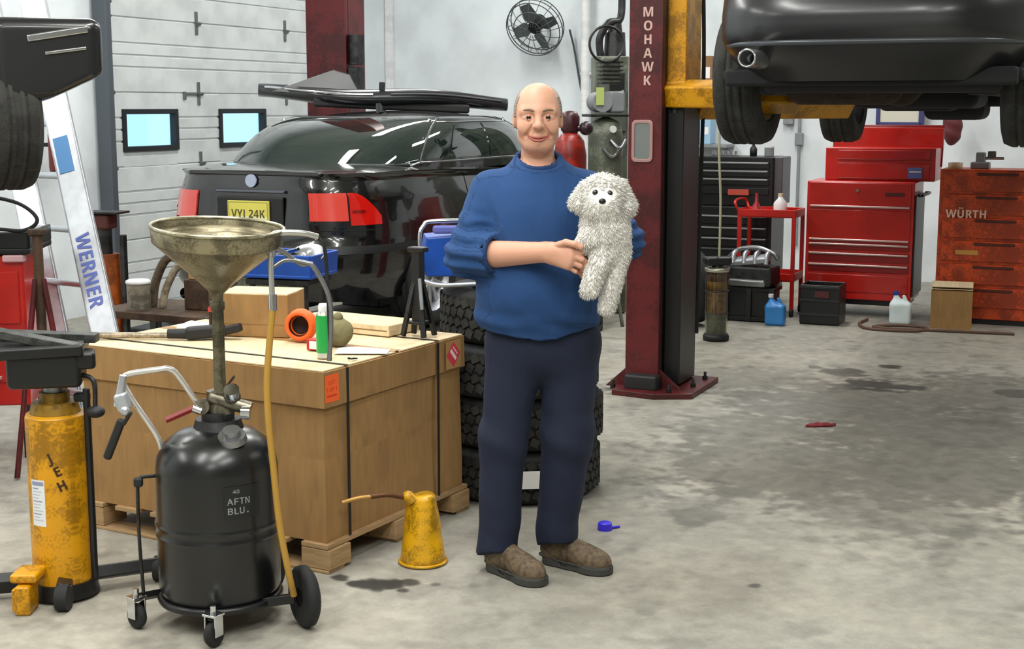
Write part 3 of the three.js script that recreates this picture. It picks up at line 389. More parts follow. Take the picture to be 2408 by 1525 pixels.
// ---------------------------------------------------------------- big carton on its pallet
const BT = -0.5149, BOXC = [-0.960, -5.590], boxW = (x, z) => { const p = V(x, 0, z).applyAxisAngle(V(0, 1, 0), BT); return [p.x + BOXC[0], p.z + BOXC[1]]; }; // carton frame
const TOP = 0.735;
{
  const t = thing('pallet', 'pale wooden pallet under the big cardboard carton', 'pallet', [BOXC[0], 0, BOXC[1]], BT);
  for (const x of [-0.56, 0, 0.56]) for (const z of [-0.42, 0, 0.42]) part(t, 'block', rb(0.13, 0.075, 0.13, 0.004, 1), K.wood, [x, 0.0375 + 0.012, z]);
  for (let i = 0; i < 7; i++) part(t, 'deck_board', rb(0.12, 0.018, 0.97, 0.003, 1), K.wood, [-0.555 + i * 0.185, 0.097, 0]);
  for (const z of [-0.44, 0, 0.44]) part(t, 'bottom_board', rb(1.24, 0.012, 0.1, 0.003, 1), K.wood, [0, 0.006, z]);
  const c = thing('carton', 'big brown cardboard carton with black straps standing on a pallet', 'box', [BOXC[0], 0.106, BOXC[1]], BT);
  const h = TOP - 0.106;
  const wav = (g, amp) => { const p = g.attributes.position; for (let i = 0; i < p.count; i++) { const x = p.getX(i), y = p.getY(i), z = p.getZ(i); p.setXYZ(i, x + amp * Math.sin(y * 7 + z * 5) * Math.sign(x), y + (y > 0 ? amp * (fbm(x * 3 + 9, z * 3 + 4, 2) - 0.5) : 0), z + amp * Math.sin(x * 4 + y * 6) * Math.sign(z)); } g.computeVertexNormals(); return g; };
  part(c, 'walls', wav(new THREE.BoxGeometry(1.19, h - 0.01, 0.93, 14, 10, 14), 0.004), K.card, [0, (h - 0.01) / 2, 0]);
  part(c, 'lid', mg([at(wav(new THREE.BoxGeometry(1.215, 0.128, 0.955, 16, 4, 14), 0.003), 0, h - 0.064, 0)]), K.card);
  // flaps of the lid top, coloured paler for the light from above
  part(c, 'top_flap', rb(1.2, 0.006, 0.46, 0.002, 1), K.cardPaleLit, [0, h + 0.004, -0.242]);
  part(c, 'top_flap', rb(1.2, 0.006, 0.46, 0.002, 1), K.cardPaleLit, [0, h + 0.004, 0.242]);
  const st = FLAT('strap_black', '#17140f', 0.5);
  for (const z of [0.34, -0.27]) part(c, 'strap', mg([at(bx(0.003, h, 0.013), 0.6105, h / 2, z), at(bx(1.22, 0.003, 0.013), 0, h + 0.009, z), at(bx(0.003, h, 0.013), -0.6105, h / 2, z)]), st);
  const om = canvasMat('orange_sticker', 128, 160, (g, w, H) => { g.fillStyle = '#ff6a2a'; g.fillRect(0, 0, w, H); g.fillStyle = '#e23c0c'; g.font = 'bold 34px sans-serif'; g.textAlign = 'center'; g.fillText('LOT', 64, 58); g.fillText('1 OF 1', 64, 100); g.fillRect(18, 118, 92, 12); });
  label(c, 'orange_label', 0.082, 0.1, om, [0.6115, h - 0.06, 0.445 - 0.01], [0, Math.PI / 2, 0]);
  const dm = canvasMat('diamond_sticker', 128, 128, (g) => { g.fillStyle = '#b28a58'; g.fillRect(0, 0, 128, 128); g.translate(64, 64); g.rotate(Math.PI / 4); g.fillStyle = '#d83a4a'; g.fillRect(-42, -42, 84, 84); g.fillStyle = '#f3e3dd'; g.fillRect(-32, -8, 64, 18); g.fillStyle = '#f0b8b8'; g.fillRect(-26, -28, 52, 10); });
  label(c, 'red_diamond_label', 0.115, 0.115, dm, [0.6115, h - 0.064, -0.385], [0, Math.PI / 2, 0]);
  const tp = FLAT('packing_tape', '#a87f4a', 0.3); part(c, 'tape', mg([at(bx(1.19, 0.0012, 0.055), 0, h + 0.0082, 0)]), tp);
}
// ---- things lying on the carton (local x, z in the carton frame)
const onBox = (x, z, y = 0) => { const [a, b] = boxW(x, z); return [a, TOP + 0.0112 + y, b]; };
{
  let t = thing('shipping_box', 'small open cardboard box standing on the big carton behind the drain funnel', 'box', onBox(-0.12, -0.07), BT + 0.32);
  part(t, 'body', mg([at(bx(0.3, 0.17, 0.2), 0, 0.085, 0)]), K.card);
  part(t, 'flap', at(bx(0.3, 0.005, 0.1), 0, 0.173, 0.05), K.cardPaleLit); part(t, 'flap', at(bx(0.3, 0.005, 0.1), 0, 0.174, -0.05, 0.03), K.cardPaleLit);
  part(t, 'crease', at(bx(0.301, 0.004, 0.2015), 0, 0.05, 0), FLAT('crease_brown', '#8a6a40', 0.9));
  t = thing('cardboard_sheet', 'flat piece of cardboard lying on the back of the big carton', 'cardboard', onBox(0.15, -0.35), BT - 0.02); part(t, 'sheet', rb(0.5, 0.045, 0.22, 0.004, 1), K.cardPaleLit, [0, 0.0225, 0]); part(t, 'gap', rb(0.48, 0.006, 0.2215, 0.001, 1), FLAT('crease_brown', '#8a6a40'), [0, 0.022, 0]);
  t = thing('air_duct', 'orange rubber duct ring with an olive bellows, lying on the carton', 'duct', onBox(0.16, 0.03), BT + 0.28);
  part(t, 'ring', at(lathe([[0.035, -0.03], [0.058, -0.035], [0.066, -0.01], [0.06, 0.02], [0.045, 0.028], [0.036, 0.01], [0.035, -0.03]], 36), 0, 0.066, 0, Math.PI / 2), FLAT('orange_rubber', '#f2641c', 0.55));
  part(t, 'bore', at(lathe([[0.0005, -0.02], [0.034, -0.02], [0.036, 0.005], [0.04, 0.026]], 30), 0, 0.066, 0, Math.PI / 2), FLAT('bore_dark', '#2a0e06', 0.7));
  const ol = FLAT('olive_cloth', '#7c7452', 0.9);
  const prof = []; for (let i = 0; i <= 24; i++) { const u = i / 24; prof.push([0.001 + (u > 0.02 && u < 0.98 ? 0.052 + 0.008 * Math.sin(u * 40) : 0.02) * Math.sin(Math.min(1, u * 4 + 0.3, (1 - u) * 5 + 0.25) * 1.57), u * 0.13]); }
  t = thing('rag_bundle', 'olive grey rag bundle sitting on the carton between the orange ring and the green can', 'rag', onBox(0.335, 0.035), BT + 0.2); part(t, 'cloth', sdf((x, y, z) => ell(x, y, z, [0, 0.055, 0], [0.066, 0.055, 0.05]) - 0.006 * Math.sin(x * 60 + y * 40) * Math.sin(z * 55 + 1) - 0.007 * fbm(x * 30 + 5, y * 30 + z * 20, 2) + Math.max(0, -y) * 3, [-0.09, -0.01, -0.08], [0.09, 0.13, 0.08], 0.006), ol); part(t, 'knot', sp(0.02, 12, 8), ol, [0.01, 0.112, 0]);
  t = thing('parts_box', 'small red box with a white label on the carton, left of the green can', 'box', onBox(0.335, 0.145), BT + 0.1); part(t, 'box', rb(0.08, 0.042, 0.05, 0.003), FLAT('red_card', '#b81c1e', 0.5), [0, 0.021, 0]); part(t, 'white_label', rb(0.042, 0.03, 0.002, 0.0005), K.paper, [-0.005, 0.021, 0.0262]);
  t = thing('spray_can', 'bright green spray can with a white cap on the front of the carton', 'spray can', onBox(0.455, 0.27), 0);
  part(t, 'can', lathe([[0.0005, 0], [0.027, 0], [0.0285, 0.004], [0.0285, 0.022], [0.0285, 0.022]], 28), FLAT('can_base', '#d5dbd6', 0.3, 0.4)); part(t, 'green_sleeve', lathe([[0.0284, 0.02], [0.0288, 0.021], [0.0288, 0.158], [0.0284, 0.16]], 28), FLAT('can_green', '#27a84c', 0.35)); part(t, 'shoulder', lathe([[0.0286, 0.159], [0.026, 0.166], [0.018, 0.175], [0.0005, 0.176]], 28), K.zinc); part(t, 'cap', lathe([[0.019, 0.172], [0.0195, 0.192], [0.016, 0.202], [0.0005, 0.203]], 24), K.white);
  const cl = canvasMat('can_print', 128, 256, (g, w, H) => { g.fillStyle = '#3cc069'; g.fillRect(0, 0, w, H); g.fillStyle = '#d7f3df'; g.fillRect(14, 60, 100, 10); g.fillRect(14, 80, 80, 8); g.fillStyle = '#1c7a38'; g.fillRect(14, 110, 100, 70); });
  t = thing('paper_sheet', 'white paper sheet lying on the carton right of the green can', 'paper', onBox(0.5, 0.09), BT + 0.5); part(t, 'sheet', grid(10, 8, (u, v) => [(u - 0.5) * 0.2, 0.002 + 0.004 * Math.sin(u * 5) * v, (0.5 - v) * 0.13]), K.paper);
  part(t, 'printed_lines', mg(lin(0, 4, 4).map((i) => at(bx(0.12, 0.0006, 0.004), 0, 0.0075, -0.04 + i * 0.015))), FLAT('print_grey', '#b9bcc0', 0.8));
  t = thing('clip', 'small steel clip lying on the front edge of the carton', 'clip', onBox(0.57, 0.26), 0.4); part(t, 'clip', mg([at(new THREE.TorusGeometry(0.011, 0.003, 8, 16, 4.6), 0, 0.006, 0, Math.PI / 2)]), K.dsteel); part(t, 'tab', rb(0.02, 0.004, 0.01, 0.001), K.dsteel, [0.014, 0.004, 0]);
  // red bar clamp leaning on the small box
  t = thing('bar_clamp', 'red handled bar clamp leaning against the small box on the carton', 'clamp', onBox(-0.335, 0.0), BT); t.rotation.z = -0.02;
  part(t, 'bar', rb(0.012, 0.165, 0.007, 0.002), K.brown, [0, 0.085, 0]); part(t, 'grip', mg([at(rb(0.03, 0.055, 0.02, 0.008), 0.022, 0.115, 0, 0, 0, -0.5), at(rb(0.02, 0.05, 0.018, 0.006), 0.048, 0.15, 0, 0, 0, -0.35), at(rb(0.04, 0.02, 0.018, 0.006), 0.012, 0.09, 0)]), FLAT('clamp_red', '#cf3320', 0.5));
  // long pry bar / handle resting over the left corner
  t = thing('pry_bar', 'long pale steel bar with a black wrapped end lying on the left of the carton', 'bar', onBox(-0.39, 0.26), BT + 0.52);
  part(t, 'bar', at(cy(0.013, 0.012, 0.5, 14), -0.1, 0.014, 0, 0, 0, Math.PI / 2), mm('pale_bar', '#b9ad9b', 0.4, 0.4, 'grime', 4)); part(t, 'black_end', mg([at(rb(0.16, 0.05, 0.06, 0.014), 0.2, 0.028, 0, 0, 0.2, 0.05), at(rb(0.07, 0.035, 0.04, 0.01), 0.31, 0.04, 0.0, 0, -0.2, 0.25), at(cy(0.02, 0.022, 0.1, 12), 0.1, 0.022, 0.01, 0, 0, Math.PI / 2)]), K.blackM);
  t = thing('rag', 'crumpled white rag on the carton behind the pry bar', 'rag', onBox(-0.42, 0.0), 0.3); part(t, 'cloth', sdf((x, y, z) => Math.max(-y, ell(x, y, z, [0, 0.012, 0], [0.075, 0.02, 0.04]) - 0.006 * Math.sin(x * 70 + z * 30) * Math.sin(z * 80)), [-0.1, -0.012, -0.07], [0.1, 0.05, 0.07], 0.005), K.white);
}
// ---------------------------------------------------------------- oil drain tank
{
  const t = thing('oil_drain_tank', 'black oil drain tank on wheels with a dented steel funnel on a pole', 'oil drain', [-0.958, 0, -4.43], 0); t.scale.set(0.955, 1.02, 0.955);
  const tank = M('tank_black', '#101213', 0.3, 0.1, { clearcoat: 0.4, clearcoatRoughness: 0.25, map: rep(TX.mottle, 2) });
  part(t, 'tank', lathe([[0.0005, 0.075], [0.16, 0.07], [0.19, 0.085], [0.205, 0.12], [0.207, 0.29], [0.212, 0.296], [0.212, 0.303], [0.207, 0.309], [0.207, 0.325], [0.212, 0.331], [0.212, 0.338], [0.207, 0.344], [0.205, 0.51], [0.198, 0.545], [0.175, 0.585], [0.13, 0.618], [0.07, 0.636], [0.0005, 0.64]], 72), tank);
  part(t, 'top_collar', mg([at(cy(0.075, 0.085, 0.03, 32), 0.01, 0.645, 0), at(cy(0.055, 0.055, 0.03, 24), 0.01, 0.67, 0)]), K.dsteel);
  const txt = canvasMat('tank_stencil', 256, 256, (g, w, h) => { g.fillStyle = '#131517'; g.fillRect(0, 0, w, h); g.fillStyle = '#8c918e'; g.textAlign = 'left'; g.font = 'bold 40px monospace'; g.fillText('40', 60, 56); g.font = 'bold 66px monospace'; g.fillText('AFTN', 22, 140); g.fillText('BLU.', 22, 214); g.globalAlpha = 0.55; g.fillStyle = '#131517'; for (let i = 0; i < 260; i++) g.fillRect(rr(0, 256), rr(0, 256), rr(2, 9), rr(2, 6)); }, { roughness: 0.4 });
  // stencilled area follows the tank wall
  { const g = grid(10, 6, (u, v) => { const a = 0.30 + u * 0.62; return [Math.sin(a) * 0.2078, 0.38 + v * 0.105, Math.cos(a) * 0.2078]; }), uv = []; for (let j = 0; j <= 6; j++) for (let i = 0; i <= 10; i++) uv.push(i / 10, j / 6); g.setAttribute('uv', new THREE.Float32BufferAttribute(uv, 2)); part(t, 'stencil', g, txt); }
  const pole = part(t, 'pole', mg([at(cy(0.02, 0.02, 0.4, 20), 0.02, 0.9, 0), at(cy(0.027, 0.024, 0.05, 20), 0.02, 0.72, 0), at(cy(0.024, 0.024, 0.025, 20), 0.02, 1.02, 0)]), mm('pole_steel', '#7d7967', 0.38, 0.75, 'grime', 3));
  const fun = new THREE.Group(); fun.name = 'funnel'; fun.position.set(0.02, 1.06, 0); fun.rotation.set(0.055, 0, -0.055); t.add(fun);
  const fm = mm('funnel_steel', '#a39c84', 0.36, 0.75, 'grime', 2.2);
  part(fun, 'bowl', lathe([[0.02, -0.02], [0.024, 0.0], [0.06, 0.035], [0.205, 0.15], [0.213, 0.158], [0.217, 0.185], [0.217, 0.205], [0.213, 0.205], [0.211, 0.185], [0.203, 0.158], [0.06, 0.045], [0.02, 0.005]], 72), fm);
  part(fun, 'rolled_rim', at(new THREE.TorusGeometry(0.2165, 0.0065, 10, 90), 0, 0.206, 0, Math.PI / 2), mm('rim_steel', '#bdb9a2', 0.28, 0.8, 'grime', 3));
  part(fun, 'strainer', mg([at(cy(0.15, 0.15, 0.004, 40), 0, 0.125, 0)]), K.dsteel);
  // valve block
  const vb = part(t, 'valve_block', mg([at(cy(0.045, 0.05, 0.07, 20), 0.02, 0.715, 0), at(cy(0.022, 0.022, 0.14, 16), 0.06, 0.715, 0.03, 0, 0, 1.3), at(cy(0.025, 0.025, 0.06, 16), -0.03, 0.705, 0.035, 1.4), at(sp(0.03, 14, 10), 0.065, 0.735, 0.03)]), mm('valve_brass_grey', '#8b877a', 0.35, 0.8, 'grime', 5));
  for (const g of [at(cy(0.026, 0.026, 0.026, 18), 0.068, 0.752, 0.045, 0.6), at(cy(0.02, 0.022, 0.03, 16), 0.115, 0.69, 0.06, 0, 0, 1.5), at(cy(0.014, 0.014, 0.03, 12), -0.045, 0.7, 0.06, 0, 0, 1.2)]) part(vb, 'shiny_cap', g, K.chrome);
  part(vb, 'red_lever', at(beam([-0.03, 0.715, 0.05], [-0.145, 0.672, 0.09], 0.012, 0.02), 0, 0, 0), FLAT('lever_red', '#7c1a18', 0.5));
  part(vb, 'thumb_screw', mg([beam([0.045, 0.765, 0.02], [0.075, 0.80, 0.03], 0.008, 0.012)]), K.brown);
  const fil = part(t, 'filler_cap', mg([at(cy(0.045, 0.05, 0.02, 24), 0.075, 0.62, 0.1, 0.35), at(cy(0.03, 0.03, 0.02, 20), 0.075, 0.637, 0.106, 0.35)]), K.steel);
  part(t, 'handle', tube([[-0.172, 0.55, 0.03], [-0.19, 0.62, 0.05], [-0.262, 0.74, 0.07], [-0.286, 0.795, 0.07], [-0.262, 0.815, 0.07], [-0.17, 0.827, 0.06], [-0.13, 0.825, 0.05], [-0.1, 0.79, 0.04], [-0.04, 0.69, 0.02]], 0.0095, 90, 12), M('handle_chrome', '#e2e0dc', 0.22, 0.75));
  // trigger grip hanging on the handle
  const gp = part(t, 'nozzle', mg([at(rb(0.045, 0.06, 0.04, 0.012), -0.285, 0.73, 0.09, 0, 0, 0.3), at(cy(0.012, 0.016, 0.1, 14), -0.29, 0.765, 0.09, 0, 0, -0.2), at(sp(0.018, 12, 10), -0.275, 0.705, 0.1)]), K.alu);
  part(gp, 'grip', mg([at(rb(0.028, 0.14, 0.026, 0.01), -0.315, 0.615, 0.1, 0, 0, -0.42), at(rb(0.012, 0.05, 0.02, 0.004), -0.27, 0.68, 0.1, 0, 0, -0.6)]), K.blackM);
  // amber hose and the chrome wand it hangs from
  part(t, 'hose', tube([[0.218, 1.03, 0.08], [0.208, 0.92, 0.1], [0.2, 0.8, 0.12], [0.205, 0.68, 0.14], [0.218, 0.54, 0.15], [0.235, 0.36, 0.16], [0.262, 0.2, 0.16], [0.272, 0.12, 0.13]], 0.0115, 80, 12), M('amber_hose', '#b98f3c', 0.3, 0, { transmission: 0.15, thickness: 0 }));
  const wd = part(t, 'wand', tube([[0.218, 1.02, 0.08], [0.215, 1.15, 0.075], [0.217, 1.235, 0.06], [0.235, 1.25, 0.045], [0.31, 1.248, 0.02], [0.36, 1.235, 0.0]], 0.0095, 60, 12), M('wand_chrome', '#cfcfc8', 0.2, 0.8));
  part(wd, 'ferrule', at(cy(0.014, 0.014, 0.05, 16), 0.218, 1.04, 0.08), K.chrome); part(wd, 'ferrule', at(cy(0.013, 0.013, 0.04, 16), 0.217, 1.2, 0.067), K.chrome);
  part(wd, 'hanger', tube([[0.217, 1.21, 0.06], [0.25, 1.19, 0.03], [0.3, 1.15, 0.0], [0.34, 1.145, 0.0], [0.39, 1.05, -0.01], [0.395, 0.95, -0.02], [0.385, 0.84, -0.03]], 0.008, 60, 10), K.steel);
  part(wd, 'cross_bar', tube([[0.215, 1.145, 0.05], [0.26, 1.165, 0.02], [0.34, 1.15, 0.0]], 0.007, 24, 8), K.steel);
  part(wd, 'upright', tube([[0.36, 1.235, 0.0], [0.382, 1.19, -0.005], [0.388, 1.0, -0.02], [0.388, 0.84, -0.03]], 0.006, 40, 8), K.dsteel);
  // side gauge rod
  part(t, 'gauge_rod', tube([[-0.2, 0.485, 0.05], [-0.245, 0.485, 0.08], [-0.25, 0.46, 0.08], [-0.252, 0.3, 0.08], [-0.245, 0.11, 0.08]], 0.006, 60, 8), K.dsteel);
  part(t, 'gauge_elbow', rb(0.03, 0.03, 0.025, 0.008), K.blackM, [-0.247, 0.472, 0.08]);
  // under-carriage
  part(t, 'frame', mg([at(new THREE.TorusGeometry(0.2, 0.013, 8, 40), 0, 0.085, 0, Math.PI / 2), beam([-0.2, 0.085, 0], [-0.275, 0.1, 0.1], 0.03, 0.02), beam([0.15, 0.085, 0.1], [0.27, 0.1, 0.1], 0.03, 0.02), beam([0.0, 0.085, 0.2], [0.03, 0.09, 0.27], 0.03, 0.02)]), K.black);
  const [wx, wz] = [0.3, 0.08];
  const w1 = part(t, 'wheel', at(lathe([[0.03, -0.02], [0.085, -0.024], [0.098, -0.014], [0.1, 0], [0.098, 0.014], [0.085, 0.024], [0.03, 0.02]], 40), 0, 0, 0, 0, 0, Math.PI / 2), K.rubber, [wx, 0.1, wz], [0, 0.55, 0]); part(w1, 'hub', at(cy(0.045, 0.045, 0.035, 20), 0, 0, 0, 0, 0, Math.PI / 2), K.dsteel);
  const w2 = part(t, 'wheel', w1.geometry, K.rubber, [0.12, 0.1, -0.3], [0, 0.55, 0]); part(w2, 'hub', at(cy(0.045, 0.045, 0.035, 20), 0, 0, 0, 0, 0, Math.PI / 2), K.dsteel);
  const casterG = () => [at(lathe([[0.008, -0.013], [0.036, -0.014], [0.042, 0], [0.036, 0.014], [0.008, 0.013]], 28), 0, 0, 0, 0, 0, Math.PI / 2), mg([at(rb(0.006, 0.07, 0.04, 0.002), 0.021, 0.03, 0), at(rb(0.006, 0.07, 0.04, 0.002), -0.021, 0.03, 0), at(rb(0.055, 0.008, 0.05, 0.002), 0, 0.062, 0), at(cy(0.01, 0.01, 0.03, 12), 0, 0.075, 0)])];
  for (const [x, z, a] of [[-0.265, 0.1, 0.9], [0.03, 0.265, -0.5], [-0.2, -0.2, 0.2]]) { const [wg, fg] = casterG(); const c = part(t, 'caster_fork', fg, K.chrome, [x, 0.042, z], [0, a, 0]); part(c, 'caster_wheel', wg, K.rubber); }
}
// ---------------------------------------------------------------- yellow spout can
{
  const t = thing('oil_can', 'dented yellow oil can with a long brown spout on the floor by the carton', 'oil can', [-0.33, 0, -5.0], 0.1);
  const ym = mm('can_yellow', '#dca70c', 0.38, 0, 'grime', 2.6, { clearcoat: 0.2 });
  part(t, 'body', sdf((x, y, z) => { const k = clamp(y / 0.26), r = mix(0.084, 0.052, k ** 1.2) + 0.004 * Math.sin(Math.atan2(z, x) * 3 + y * 20) * k - 0.006 * Math.exp(-((x - 0.05) ** 2 + (y - 0.1) ** 2) * 900); let d = (Math.hypot(x, z * 1.08) - r) * 0.94; d = smax(d, y - 0.262 - x * 0.12, 0.02); d = Math.max(d, -y + 0.006); return smin(d, cap(x, y, z, [0, 0.01, 0], [0, 0.011, 0], 0.0, 0.0) + 0.0, 0.001); }, [-0.11, -0.01, -0.11], [0.11, 0.3, 0.11], 0.006), ym);
  part(t, 'base_ring', at(new THREE.TorusGeometry(0.086, 0.006, 8, 40), 0, 0.008, 0, Math.PI / 2), ym);
  part(t, 'collar', mg([at(cy(0.02, 0.024, 0.03, 18), -0.045, 0.252, 0.02, 0, 0, 0.7), at(sp(0.022, 14, 10), -0.052, 0.258, 0.02)]), ym);
  part(t, 'spout', tube([[-0.05, 0.25, 0.02], [-0.085, 0.262, 0.03], [-0.13, 0.272, 0.04], [-0.19, 0.27, 0.05]], 0.009, 40, 10), FLAT('spout_brown', '#5a3512', 0.5, 0.3));
  part(t, 'spout_tip', tube([[-0.185, 0.27, 0.05], [-0.235, 0.268, 0.06], [-0.29, 0.255, 0.065]], 0.008, 24, 10), FLAT('spout_tan', '#b48a44', 0.4, 0.3));
}
// ---------------------------------------------------------------- tyre stack behind the man
{
  const r = 0.355, w = 0.225;
  const prof = [[0.21, -0.09], [0.225, -0.105], [0.30, -0.1125], [0.335, -0.1], [0.346, -0.08], [0.346, 0.08], [0.335, 0.1], [0.30, 0.1125], [0.225, 0.105], [0.21, 0.09], [0.24, 0.07], [0.32, 0.06], [0.32, -0.06], [0.24, -0.07], [0.21, -0.09]];
  const tg = lathe(prof, 56), blocks = [];
  for (let row = 0; row < 4; row++) for (let i = 0; i < 46; i++) { const a = (i + (row % 2) * 0.5) / 46 * Math.PI * 2; const g = bx(0.016, 0.034, 0.036); g.rotateX(row % 2 ? 0.45 : -0.45); g.translate(0.347, -0.063 + row * 0.042, 0); g.rotateY(a); blocks.push(g); }
  const tread = mg(blocks), nm = ['bottom tyre', 'second tyre from the floor', 'third tyre from the floor', 'top tyre'];
  for (let k = 0; k < 4; k++) { const t = thing('tire', `${nm[k]} of the black stack behind the man's legs`, 'tire', [0.035 + [0, 0.012, -0.01, 0.006][k], k * 0.226 + 0.1135, -6.06 + [0, -0.01, 0.008, 0][k]], k * 1.3, 'tyres stacked behind the man'); part(t, 'carcass', tg, K.rubber); part(t, 'tread', tread, K.rubberG).userData.kind = 'stuff';
    if (k === 0) { const a = Math.atan2(0.0, 1); const s = part(t, 'sticker', rb(0.09, 0.075, 0.003, 0.001), K.paper, [0.044, 0.01, 0.362], [0, 0.1, 0], 'white paper sticker'); } }
}
// ---- blue battery charger on the tyres
{
  const t = thing('battery_charger', 'blue battery charger with a chrome carrying frame on the tyre stack', 'charger', [-0.165, 0.918, -5.98], 0.12);
  part(t, 'case', extr([[-0.2, 0.02], [0.17, 0.02], [0.19, 0.06], [0.19, 0.2], [-0.2, 0.17], [-0.22, 0.06]], 0.2, 0.008), K.blue, [0, 0.03, -0.1]);
  part(t, 'panel', rb(0.3, 0.05, 0.01, 0.004), FLAT('charger_panel', '#12362f', 0.4), [-0.03, 0.185, 0.1]);
  part(t, 'frame', tube([[-0.225, 0.02, 0.12], [-0.235, 0.2, 0.12], [-0.22, 0.255, 0.11], [-0.17, 0.275, 0.1], [0.1, 0.275, 0.1], [0.17, 0.26, 0.1]], 0.009, 60, 10), K.chrome); part(t, 'frame', tube([[-0.23, 0.03, 0.12], [-0.15, 0.01, 0.13], [0.0, 0.012, 0.13]], 0.01, 24, 10), K.alu);
  part(t, 'handle_pad', rb(0.3, 0.035, 0.03, 0.012), FLAT('pad_lilac_blue', '#5a63b0', 0.5), [-0.03, 0.24, 0.1]); part(t, 'clip', rb(0.02, 0.07, 0.02, 0.006), K.chrome, [0.045, 0.225, 0.125]); part(t, 'knob', at(cy(0.014, 0.014, 0.02, 16), 0, 0, 0, Math.PI / 2), K.alu, [-0.02, 0.1, 0.118]);
  // jack stand on the carton corner
  const j = thing('jack_stand', 'black jack stand on the back corner of the carton, left of the tyres', 'jack stand', onBox(0.50, -0.30), BT);
  part(j, 'post', mg([at(rb(0.04, 0.3, 0.04, 0.006), 0, 0.2, 0), at(rb(0.075, 0.02, 0.05, 0.006), 0, 0.355, 0)]), K.black);
  for (const s of [-1, 1]) for (const q of [-1, 1]) part(j, 'leg', beam([0.012 * s, 0.22, 0.012 * q], [0.05 * s, 0.005, 0.04 * q], 0.014, 0.022), s > 0 ? K.black : K.dsteel);
  part(j, 'brace', rb(0.085, 0.012, 0.07, 0.003), K.black, [0, 0.06, 0]); part(j, 'ratchet_lever', beam([0.02, 0.24, 0.02], [0.05, 0.12, 0.05], 0.008, 0.014), K.steel);
}
// ---- blue tray with parts behind the carton
{
  const t = thing('parts_tray', 'blue plastic tray of metal parts behind the drain funnel', 'tray', [-1.08, 0, -6.75], -0.3); t.scale.set(0.82, 1, 0.9);
  part(t, 'stand', mg([at(rb(0.4, 0.03, 0.3, 0.006), 0, 0.84, 0), ...[[-0.17, -0.12], [0.17, -0.12], [-0.17, 0.12], [0.17, 0.12]].map(([x, z]) => at(rb(0.025, 0.83, 0.025, 0.003), x, 0.415, z)), at(rb(0.38, 0.02, 0.28, 0.004), 0, 0.25, 0)]), K.dsteel);
  part(t, 'tray', mg([at(rb(0.46, 0.02, 0.34, 0.008), 0, 0.87, 0), at(rb(0.46, 0.11, 0.016, 0.006), 0, 0.92, 0.165, 0.12), at(rb(0.46, 0.11, 0.016, 0.006), 0, 0.92, -0.165, -0.12), at(rb(0.016, 0.11, 0.34, 0.006), 0.225, 0.92, 0, 0, 0, -0.12), at(rb(0.016, 0.11, 0.34, 0.006), -0.225, 0.92, 0, 0, 0, 0.12)]), K.blue);
  const g = thing('brake_parts', 'shiny metal brake parts piled in the blue tray', 'car parts', [-1.06, 0.882, -6.75], -0.3); g.scale.setScalar(0.85); part(g, 'rotor', at(lathe([[0.02, 0], [0.06, 0.0], [0.06, 0.03], [0.11, 0.03], [0.11, 0.045], [0.02, 0.045], [0.02, 0]], 30), 0.1, 0.06, 0.02, 0.5), K.steel); part(g, 'caliper', rb(0.1, 0.07, 0.07, 0.02), K.dsteel, [-0.06, 0.07, 0.02], [0.2, 0.5, 0.1]); part(g, 'bracket', beam([-0.12, 0.08, 0], [0.06, 0.13, 0.05], 0.02, 0.03), K.chrome);
}
// ---------------------------------------------------------------- right hand side
const front = (x, z, d) => [x + 0.4067 * d, 0, z - 0.9135 * d]; // step back from a front point along the back wall's normal
